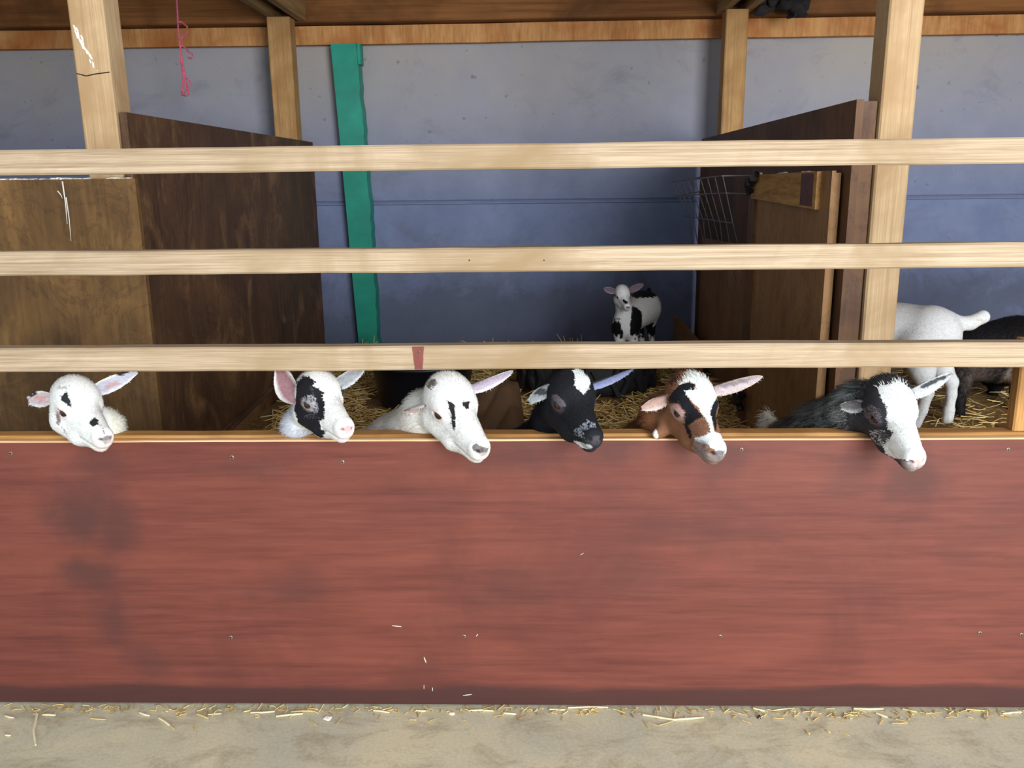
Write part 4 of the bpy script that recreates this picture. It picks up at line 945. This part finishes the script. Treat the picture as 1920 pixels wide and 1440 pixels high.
# ---- the goats farther back
FILL_Z = tr.location.z + 0.10
E_ = lambda tL, tR, w, c, n=(0, -1, 0): [dict(tip=tL, n=n, w=w, cup=.8, **{'in': c, 'out': c, 'rim': c}), dict(tip=tR, n=n, w=w, cup=.8, **{'in': c, 'out': c, 'rim': c})]
o = np.array(at(1168, 557, 3.80)); rot = (-80, 20, 2); s = .64
chest = A3(1173, 607, 3.87); rmp = A3(1207, 577, 4.04)
def kid_coat(V, nz, nz2, nz3):
    col = np.tile(lin(W_), (len(V), 1)); d = V - chest; u = (rmp-chest)/np.linalg.norm(rmp-chest); t = d@u; zz = V[:, 2]-chest[2]+.02*nz2
    lat = V[:, 0]-chest[0]
    blk = ((t < .05) & (lat < -.014-.25*(zz+.05)) & (zz > -.058) & (zz < .022)) | ((t < .065) & (lat > .012+.12*np.abs(zz)) & (lat < .075) & (zz > -.056) & (zz < .085)) | ((t > .03) & (zz > .105+.015*nz2)) | ((t > .10) & (zz < -.025) & (zz > -.09) & (lat > .085))
    col[blk] = lin(K_); return col
kb = [(o + rotm(*rot)@np.array([-.035, 0, -.02])*s, chest+np.array([0, -.01, .035]), .031, .042, .02), (chest, rmp, .054, .082, .03), (chest+np.array([0, -.015, .02]), chest+np.array([0, -.01, -.02]), .042, .045, .03)]
for (px, d, top) in ((1166, 3.86, chest+np.array([-.03, 0, -.02])), (1192, 3.86, chest+np.array([.032, 0, -.02])), (1208, 4.05, rmp+np.array([-.03, .0, -.02])), (1224, 4.05, rmp+np.array([.035, 0, -.02]))):
    f = A3(px, 640, d); f[2] = FILL_Z + .008; kn = (top+f)/2 + np.array([0, .012 if d > 4 else -.006, 0]); kb += [(top, kn, .032, .0165, .02), (kn, f+np.array([0, 0, .02]), .015, .011, .01), (f+np.array([0, 0, .02]), f, .012, .014, .006)]
kb += [(rmp+np.array([.02, .06, .05]), rmp+np.array([.035, .09, .075]), .018, .010, .015)]
add(7, 'small black and white kid standing on the tyre at the back wall', seed=7, o=o, rot=rot, s=s, bones=kb, base=W_, body=kid_coat, lid=(200, 170, 168), rim=(40, 30, 30), lid_k=.4, pad=(60, 56, 60), nostril=(30, 26, 28), lip=(110, 90, 90), muzzle=(226, 206, 204),
    marks=[([(.068, -.55), (.075, -.75), (.10, -.72), (.118, -.5), (.118, .2), (.098, .15), (.088, -.2), (.075, -.25)], K_, .6), ([(-.05, -.9), (-.01, -1.15), (-.01, -1.4), (-.055, -1.4)], K_, .8)],
    fine=.0032, coarse=.007, fur=.010, hairs=7000, hair_w=.0007, ear_hairs=300, fur_floor=.5, flow=(.2, .5, -.8),
    ears=[dict(base=(-.036, -.040, .026), tip=A3(1132, 541, 3.83), n=(.2, -1, -.1), w=.017, cup=.8, **{'in': (128, 108, 120), 'out': W_, 'rim': (170, 160, 168)}), dict(tip=A3(1207, 533, 3.84), n=(-.1, -1, -.1), w=.018, cup=.8, **{'in': (128, 108, 120), 'out': W_, 'rim': (150, 140, 148)})])

rump = A3(1742, 628, 3.20); shd = A3(1610, 632, 3.40); o = A3(1565, 575, 3.62); rot = (125, 15, 0)
wb = [(rump, (rump+shd)/2, .112, .118, .05), ((rump+shd)/2, shd, .118, .105, .05), (shd+np.array([-.02, .03, .03]), o+rotm(*rot)@np.array([-.05, 0, -.02]), .075, .05, .04),
      (A3(1782, 604, 3.2), A3(1818, 606, 3.2), .030, .022, .03), (A3(1818, 606, 3.2), A3(1842, 594, 3.2), .024, .026, .02),
      (A3(1720, 660, 3.14), A3(1729, 693, 3.13), .075, .045, .04), (A3(1729, 693, 3.13), A3(1738, 736, 3.13), .043, .025, .02), (A3(1738, 736, 3.13), A3(1729, 770, 3.13), .023, .019, .01), (A3(1729, 770, 3.13), A3(1717, 796, 3.13), .018, .019, .01),
      (A3(1752, 660, 3.26), A3(1766, 690, 3.26), .070, .037, .04), (A3(1766, 690, 3.26), A3(1784, 716, 3.26), .036, .026, .02), (A3(1784, 716, 3.26), A3(1784, 740, 3.26), .024, .019, .01), (A3(1784, 740, 3.26), A3(1779, 770, 3.26), .019, .019, .01), (A3(1779, 770, 3.26), A3(1776, 788, 3.26), .022, .022, .008)]
for s_ in (-1, 1):
    t0 = shd + np.array([.03*s_, .05*s_, -.05]); f = np.array([t0[0], t0[1], bed_h(t0[0], t0[1])+.015]); k_ = (t0+f)/2; wb += [(t0, k_, .045, .024, .03), (k_, f, .021, .019, .01)]
add(8, 'white goat seen from behind with its tail raised, in the right pen', seed=8, o=o, rot=rot, s=1.05, bones=wb, base=(236, 236, 232), body=solid_coat((234, 236, 236), (214, 212, 200), .5), marks=[], lid=PINK, rim=(90, 60, 52), pad=(200, 170, 168), nostril=(120, 80, 80), lip=(150, 120, 120), muzzle=(230, 214, 212),
    fine=.005, coarse=.008, fur=.006, hairs=14000, hair_w=.0007, ear_hairs=200, fur_floor=.4, flow=(.6, -.2, -.7), ears=E_(o+np.array([-.06, .03, .05]), o+np.array([.10, .05, .04]), .02, (226, 222, 220), (0, 1, 0)))

rump = A3(1822, 662, 3.52); shd = A3(1990, 655, 3.55); o = A3(2110, 590, 3.45); rot = (-20, 20, 0)
def dark_coat(V, nz, nz2, nz3):
    col = np.tile(lin((24, 22, 24)), (len(V), 1)); a = A3(1822, 712, 3.42); k = np.clip(1.3-np.linalg.norm(V-a, axis=1)/.10+.4*nz2, 0, 1)[:, None]*.8; col = col*(1-k) + lin((112, 96, 88))*k
    a = A3(1890, 706, 3.42); k = np.clip(1.4-np.abs(V[:, 0]-a[0])/.016-np.abs(V[:, 2]-a[2])/.06+.3*nz2, 0, 1)[:, None]*(V[:, 1] < 3.5)[:, None]; col = col*(1-k) + lin((140, 122, 108))*k
    return col
db = [(rump, (rump+shd)/2, .118, .135, .05), ((rump+shd)/2, shd, .135, .12, .05), (shd, o+rotm(*rot)@np.array([-.05, 0, -.02]), .08, .05, .04),
      (A3(1808, 690, 3.42), A3(1802, 735, 3.35), .05, .026, .03), (A3(1802, 735, 3.35), A3(1799, 768, 3.33), .022, .019, .01), (A3(1799, 768, 3.33), A3(1798, 788, 3.33), .02, .022, .01),
      (A3(1845, 690, 3.60), A3(1868, 722, 3.62), .055, .030, .03), (A3(1868, 722, 3.62), A3(1856, 748, 3.62), .026, .020, .01), (A3(1856, 748, 3.62), A3(1849, 762, 3.62), .02, .022, .01),
      (A3(1915, 690, 3.45), A3(1906, 735, 3.40), .05, .026, .03), (A3(1906, 735, 3.40), A3(1903, 780, 3.40), .022, .018, .01),
      (A3(1985, 690, 3.62), A3(1985, 735, 3.6), .05, .026, .03), (A3(1985, 735, 3.6), A3(1985, 760, 3.6), .022, .018, .01),
      (A3(1806, 640, 3.5), A3(1790, 628, 3.5), .03, .018, .02)]
add(9, 'black goat with a brown flank standing behind the white goat, right edge', seed=9, o=o, rot=rot, s=1.05, bones=db, base=(26, 24, 26), body=dark_coat, marks=[], lid=(60, 50, 52), rim=(30, 22, 22), pad=(50, 46, 48), nostril=(20, 18, 18), lip=(50, 46, 48), muzzle=(60, 56, 58),
    fine=.005, coarse=.008, fur=.020, hairs=12000, hair_w=.0009, ear_hairs=200, fur_floor=.4, flow=(-.5, -.2, -.7), ears=E_(o+np.array([-.05, -.12, .04]), o+np.array([-.03, .12, .05]), .02, (40, 36, 38), (1, 0, 0)))

# straw heaped inside the tyre
nn = 40; V = [(0, 0, FILL_Z-tr.location.z+.01)] + [(.19*r*math.cos(2*math.pi*i/nn)/3, .19*r*math.sin(2*math.pi*i/nn)/3, FILL_Z-tr.location.z+.004*math.sin(3*i+r)) for r in (1, 2, 3) for i in range(nn)]
Fc = [(0, 1+i, 1+(i+1) % nn) for i in range(nn)] + [(1+(r-1)*nn+i, 1+r*nn+i, 1+r*nn+(i+1) % nn, 1+(r-1)*nn+(i+1) % nn) for r in (1, 2) for i in range(nn)]
tl = Vector(tr.location); r = np.random.default_rng(31); a = r.uniform(0, 6.28, 700); q = .18*np.sqrt(r.random(700)); pts = np.stack([q*np.cos(a), q*np.sin(a), np.full(700, FILL_Z-tl.z+.004)+.02*r.random(700)], 1)
sw = straw_mesh('straw_heap', pts, r.uniform(.04, .13, 700), .0021, M['straw'], .35, 12)
sh_ = tag(link('straw_heap', sw, None, tl), 'straw heaped inside the tyre under the kid', 'straw', kind='stuff')
mesh_obj('straw_core', V, Fc, M['bed'], sh_)
# wisps standing up from the straw by the wall
for i, (px, py, dx, h) in enumerate(((1062, 640, -18, .05), (1062, 640, -6, .04), (1086, 642, 4, .05), (1090, 642, -8, .035), (913, 640, 12, .03), (590, 642, 2, .06), (694, 640, 8, .04), (1066, 640, 8, .03))):
    a = A3(px, py, 4.5); a[2] = bed_h(a[0], a[1]); b = A3(px+dx, py-h*360+4, 4.5); c = Vector(a); V, Fc = tube([Vector(a)-c, (Vector(a)+Vector(b))/2-c+Vector((.006, 0, .004)), Vector(b)-c], [.0026, .0022, .0014], 5)
    tag(mesh_obj('straw_wisp', V, Fc, M['straw1'], None, loc=c), 'straw wisp sticking up against the dark wall above the lowest rail', 'straw', 'straw wisps sticking up at the back wall')

MARKS = {}
# coat markings: outlines on the head in (distance along the snout, angle round it), colour, raggedness, strength, spray
MARKS[1] = [
 ([(0.0048,-0.407),(0.0171,-0.461),(0.028,-0.496),(0.0297,-0.638),(0.0226,-0.661),(0.0144,-0.665),(0.0039,-0.707),(0.0012,-0.587),(0.0029,-0.479)],(44,46,48),0.5,1,0),
 ([(0.0846,-0.1),(0.0954,0.03),(0.1073,-0.139),(0.1064,-0.345),(0.1044,-0.596),(0.0899,-0.609),(0.087,-0.365)],(40,42,46),0.4,1,0),
 ([(0.1069,-0.16),(0.114,0.083),(0.1246,0.064),(0.1322,0.114),(0.1347,-0.186),(0.1236,-0.302)],(60,62,66),0.6,0.9,0.45),
 ([(-0.0002,-0.989),(0.0082,-0.999),(0.0039,-1.221),(0.0012,-1.498),(0.0022,-1.758),(-0.0057,-1.884),(-0.0114,-1.678),(-0.0165,-1.457),(-0.0061,-1.177)],(126,92,98),0.5,0.85,0),
 ([(0.0003,-1.845),(0.0123,-1.912),(0.0201,-2.037),(0.0289,-2.138),(0.0142,-2.204),(0.0032,-1.999)],(140,112,118),0.6,0.8,0.3),
 ([(-0.0242,-0.469),(-0.0151,-0.384),(-0.0088,-0.306),(-0.0042,-0.225),(0.0015,-0.39),(-0.0074,-0.52)],(120,122,120),0.8,0.6,0.35),
]
MARKS[2] = [
 ([(-0.0453,-0.637),(-0.0346,-0.504),(-0.0313,-0.375),(-0.0082,-0.269),(0.0083,-0.285),(0.0111,-0.423),(0.0197,-0.352),(0.0288,-0.274),(0.0366,-0.172),(0.0417,-0.275),(0.0467,-0.405),(0.0545,-0.49),(0.0629,-0.597),(0.0681,-0.776),(0.0719,-0.991),(0.0744,-1.252),(0.0555,-1.649),(0.0594,-1.911),(0.0627,-2.154),(0.0802,-2.216),(0.0583,-2.703),(0.046,-2.651),(0.0394,-2.48),(0.0285,-2.397),(0.0085,-2.445),(-0.0017,-2.38),(-0.0169,-2.341),(-0.0275,-2.214),(-0.0262,-2.024),(-0.0304,-1.875),(-0.0404,-1.77),(-0.045,-1.595),(-0.0416,-1.339),(-0.0385,-1.11),(-0.0348,-0.911),(-0.0366,-0.764)],(28,28,34),1.2,1,0),
 ([(-0.0015,-1.001),(0.0119,-0.765),(0.021,-0.634),(0.0313,-0.591),(0.0404,-0.749),(0.0487,-0.957),(0.0411,-1.226),(0.0196,-1.292),(0.0102,-1.256),(-0.0029,-1.247)],(190,190,198),1,0.75,0.6),
 ([(0.0059,-0.481),(0.0167,-0.401),(0.0233,-0.488),(0.0281,-0.595),(0.0203,-0.618),(0.014,-0.545)],(110,112,120),1,0.6,0.4),
 ([(-0.0074,-1.81),(0.0086,-1.642),(0.0248,-1.429),(0.0407,-1.187),(0.0556,-1.44),(0.0361,-1.671),(0.0175,-1.839)],(120,122,130),1.2,0.6,0.35),
 ([(-0.0004,0.652),(0.0154,0.856),(0.0153,0.873),(0.0165,0.884),(0.0179,0.892),(0.0193,0.936),(0.0217,0.94),(0.0225,0.953),(0.0277,0.96),(0.028,0.759),(0.0235,0.647),(0.016,0.603)],(34,36,42),0.8,1,0),
]
MARKS[3] = [
 ([(-0.0608,-0.562),(-0.064,-0.537),(-0.0651,-0.467),(-0.0476,-0.395),(-0.0386,-0.32),(-0.0222,-0.391),(-0.0229,-0.504),(-0.0264,-0.626),(-0.0547,-0.647)],(84,70,62),0.8,0.9,0),
 ([(0.022,-0.422),(0.0327,-0.295),(0.0371,-0.346),(0.0417,-0.409),(0.0467,-0.487),(0.0521,-0.582),(0.0575,-0.699),(0.0625,-0.837),(0.0617,-1.17),(0.0531,-1.016),(0.0481,-0.846),(0.0432,-0.702),(0.0387,-0.586),(0.0306,-0.483)],(36,34,36),0.5,1,0),
 ([(0.0349,-0.016),(0.0337,0.268),(0.046,0.189),(0.0486,0.052),(0.0419,-0.072)],(40,32,36),0.5,1,0),
 ([(0.0289,-0.653),(0.0359,-0.57),(0.0452,-0.709),(0.0359,-0.719)],(150,150,160),0.6,0.6,0),
 ([(0.1251,-0.962),(0.1263,-0.581),(0.1324,-0.378),(0.136,0.023),(0.1389,-0.108),(0.1392,-1.626),(0.1318,-1.269)],(92,84,86),0.3,0.9,0),
 ([(0.1179,-0.679),(0.1227,-0.429),(0.1249,-0.136),(0.1331,-0.285),(0.1259,-0.756)],(130,120,122),0.6,0.7,0.35),
]
MARKS[4] = [
 ([(-0.0219,-0.02),(-0.0313,0.116),(-0.0348,0.248),(-0.0289,0.34),(-0.0102,0.296),(-0.0178,0.468),(0.007,0.427),(0.0242,0.313),(0.0359,0.095),(0.0345,0.018),(0.0267,-0.118),(0.0178,-0.149),(0.0111,-0.074),(-0.0042,-0.047)],(236,244,246),0.8,1,0),
 ([(0.0843,-1.507),(0.0939,-1.044),(0.099,-0.663),(0.0952,-0.242),(0.1044,-0.03),(0.1105,0.27),(0.1229,0.212),(0.118,-0.378),(0.1175,-0.791),(0.1232,-1.037),(0.1261,-1.362),(0.1064,-1.775),(0.0795,-1.969)],(164,174,186),0.8,0.85,0.5),
 ([(0.0763,-2.478),(0.1024,-2.286),(0.1221,-2.0),(0.1317,-1.999),(0.1375,-2.034),(0.1386,-2.709),(0.1329,-2.787),(0.1168,-2.591),(0.0885,-2.642)],(228,232,234),0.5,1,0),
 ([(-0.0083,-0.934),(0.0074,-0.738),(0.0168,-0.72),(0.0245,-0.701),(0.0308,-0.679),(0.0357,-0.763),(0.0279,-0.976),(0.0018,-1.153),(0.004,-0.995)],(104,96,108),0.5,0.8,0),
]
MARKS[5] = [
 ([(-0.0232,-0.927),(-0.0172,-0.698),(-0.0135,-0.507),(-0.0163,-0.384),(-0.0113,-0.292),(-0.008,-0.198),(0.0015,-0.081),(0.0096,-0.073),(0.0103,-0.195),(0.0093,-0.314),(0.0093,-0.391),(0.0198,-0.379),(0.0284,-0.36),(0.0362,-0.315),(0.0448,-0.261),(0.0528,-0.224),(0.0614,-0.185),(0.0592,-0.537),(0.0519,-0.915),(0.0582,-1.072),(0.0638,-1.262),(0.0736,-1.585),(0.0613,-1.793),(0.0523,-1.58),(0.0428,-1.399),(0.0378,-1.18),(0.0337,-0.985),(0.0311,-0.726),(0.0243,-0.7),(0.016,-0.682),(0.0,-0.84),(-0.0163,-1.038)],(24,26,32),0.9,1,0),
 ([(-0.0628,-0.481),(-0.065,-0.399),(-0.0585,-0.292),(-0.0342,-0.252),(-0.0262,-0.357),(-0.0208,-0.462),(-0.0322,-0.658),(-0.051,-0.595)],(28,26,30),1,0.9,0.7),
 ([(-0.0163,-0.447),(-0.0189,-0.328),(-0.0239,-0.21),(-0.0361,-0.084),(-0.0469,0.056),(-0.0405,0.194),(-0.028,0.237),(-0.0291,0.408),(-0.018,0.444),(-0.0129,0.525),(-0.001,0.534),(0.0051,0.591),(0.0062,0.646),(0.0098,0.688),(0.0213,0.575),(0.0318,0.444),(0.0404,0.376),(0.0509,0.262),(0.0628,0.253),(0.0756,0.221),(0.0884,0.156),(0.1007,0.084),(0.1058,0.313),(0.119,0.183),(0.129,0.099),(0.1355,-0.072),(0.139,-0.465),(0.1352,-0.484),(0.1303,-0.743),(0.1221,-0.741),(0.1103,-0.986),(0.097,-1.248),(0.0828,-1.506),(0.0809,-1.33),(0.0924,-0.912),(0.0999,-0.563),(0.099,-0.177),(0.0895,-0.113),(0.0798,-0.059),(0.0712,-0.095),(0.0625,-0.126),(0.0541,-0.158),(0.0456,-0.195),(0.0382,-0.233),(0.0307,-0.306),(0.0228,-0.363),(0.014,-0.373),(0.0039,-0.379),(0.0078,-0.284),(0.0105,-0.187),(0.0122,-0.085),(-0.0002,-0.062),(-0.009,-0.193),(-0.0135,-0.35)],(238,246,246),0.8,1,0),
 ([(0.0128,0.784),(0.0159,0.872),(0.017,0.877),(0.0186,0.88),(0.0191,0.912),(0.0219,0.916),(0.0251,0.922),(0.0267,0.966),(0.0268,1.02),(0.0831,0.43),(0.0974,0.208),(0.0876,0.219),(0.0777,0.229),(0.0661,0.239),(0.055,0.237),(0.042,0.374),(0.0318,0.444),(0.0213,0.575),(0.0082,0.809),(0.0106,0.797)],(24,26,32),0.7,1,0),
 ([(0.0817,-1.386),(0.0933,-1.148),(0.1036,-0.919),(0.1129,-0.7),(0.1227,-0.714),(0.1303,-0.743),(0.1233,-1.151),(0.1333,-1.472),(0.1383,-1.943),(0.1264,-2.545),(0.1128,-2.495),(0.0942,-2.586),(0.0788,-2.555),(0.0713,-2.341),(0.0778,-1.892)],(150,146,152),0.8,0.75,0.75),
 ([(-0.0103,-1.075),(0.0099,-0.772),(0.0205,-0.74),(0.0287,-0.709),(0.0344,-0.885),(0.0201,-1.189),(0.0001,-1.314),(-0.0045,-1.179)],(186,152,150),0.6,0.7,0),
 ([(0.0478,-1.119),(0.0552,-0.869),(0.0611,-0.648),(0.0652,-0.451),(0.0673,-0.264),(0.0673,-0.073),(0.0839,-0.053),(0.0922,-0.224),(0.0992,-0.413),(0.0958,-0.678),(0.0897,-0.976),(0.0809,-1.33),(0.07,-1.248),(0.059,-1.179)],(128,92,72),1,0.7,0),
 ([(0.1,-0.1),(0.145,-0.4),(0.145,1.5),(0.115,1.6),(0.1,0.6)],(232,238,238),0.6,1,0),
]
MARKS[6] = [
 ([(-0.0271,-0.331),(-0.0228,-0.25),(-0.0199,-0.168),(-0.0181,-0.083),(-0.0225,0.035),(-0.031,0.178),(-0.0239,0.231),(-0.0186,0.299),(-0.0125,0.39),(-0.0121,0.547),(-0.0011,0.568),(0.0016,0.691),(0.0098,0.741),(0.0142,0.801),(0.0218,0.822),(0.0306,0.77),(0.0434,0.601),(0.0649,0.212),(0.0751,0.122),(0.0846,0.029),(0.0935,-0.071),(0.1047,-0.177),(0.1156,-0.308),(0.1243,-0.532),(0.1309,-0.82),(0.1268,-1.276),(0.1123,-1.805),(0.0931,-2.335),(0.0741,-2.534),(0.0605,-2.551),(0.0586,-2.31),(0.0522,-2.157),(0.0611,-1.657),(0.0655,-1.258),(0.0668,-0.958),(0.0667,-0.718),(0.0576,-0.817),(0.0481,-0.915),(0.0425,-0.758),(0.0376,-0.63),(0.0331,-0.53),(0.0279,-0.461),(0.0222,-0.407),(0.0137,-0.409),(0.004,-0.409),(-0.0108,-0.4)],(242,248,248),1,1,0),
 ([(-0.0402,-1.331),(-0.0105,-0.887),(0.0,-0.704),(0.0108,-0.657),(0.0196,-0.611),(0.0245,-0.67),(0.0291,-0.741),(0.0326,-0.835),(0.0295,-1.108),(0.0186,-1.267),(0.0026,-1.504),(-0.0178,-1.515),(-0.0273,-1.396)],(150,140,148),1,0.6,0.45),
 ([(-0.0009,-2.005),(0.0094,-1.839),(0.0193,-1.634),(0.0303,-1.365),(0.0398,-1.115),(0.0509,-1.129),(0.062,-1.142),(0.073,-1.156),(0.0649,-1.727),(0.057,-2.16),(0.0472,-2.159),(0.0349,-2.21),(0.0187,-2.324),(0.0102,-2.26),(0.0054,-2.121)],(210,216,216),1.2,0.8,0.4),
 ([(0.0353,-1.503),(0.0453,-1.195),(0.0527,-0.94),(0.0589,-0.715),(0.0667,-0.718),(0.0642,-1.083),(0.0572,-1.59),(0.0454,-1.917),(0.0399,-1.728)],(60,62,70),1,0.8,0.6),
 ([(0.0,-0.1),(0.08,-0.3),(0.09,-1.3),(0.145,-1.3),(0.145,1.9),(0.06,1.6),(0.02,1.1),(-0.01,0.5)],(242,248,248),0.6,1,0),
]


for key, (label, k) in SPEC.items():

    if key in MARKS: k['marks'] = MARKS[key]
    r0 = k['bones'][3][1] if False else np.mean([b[1] for b in k['bones']], axis=0); rp = (float(r0[0]), float(r0[1]), float(bed_h(r0[0], r0[1])))
    build_goat('goat', label, dict(k, group='goats looking over the fence' if key < 7 else 'goats farther back in the pens'), rp)
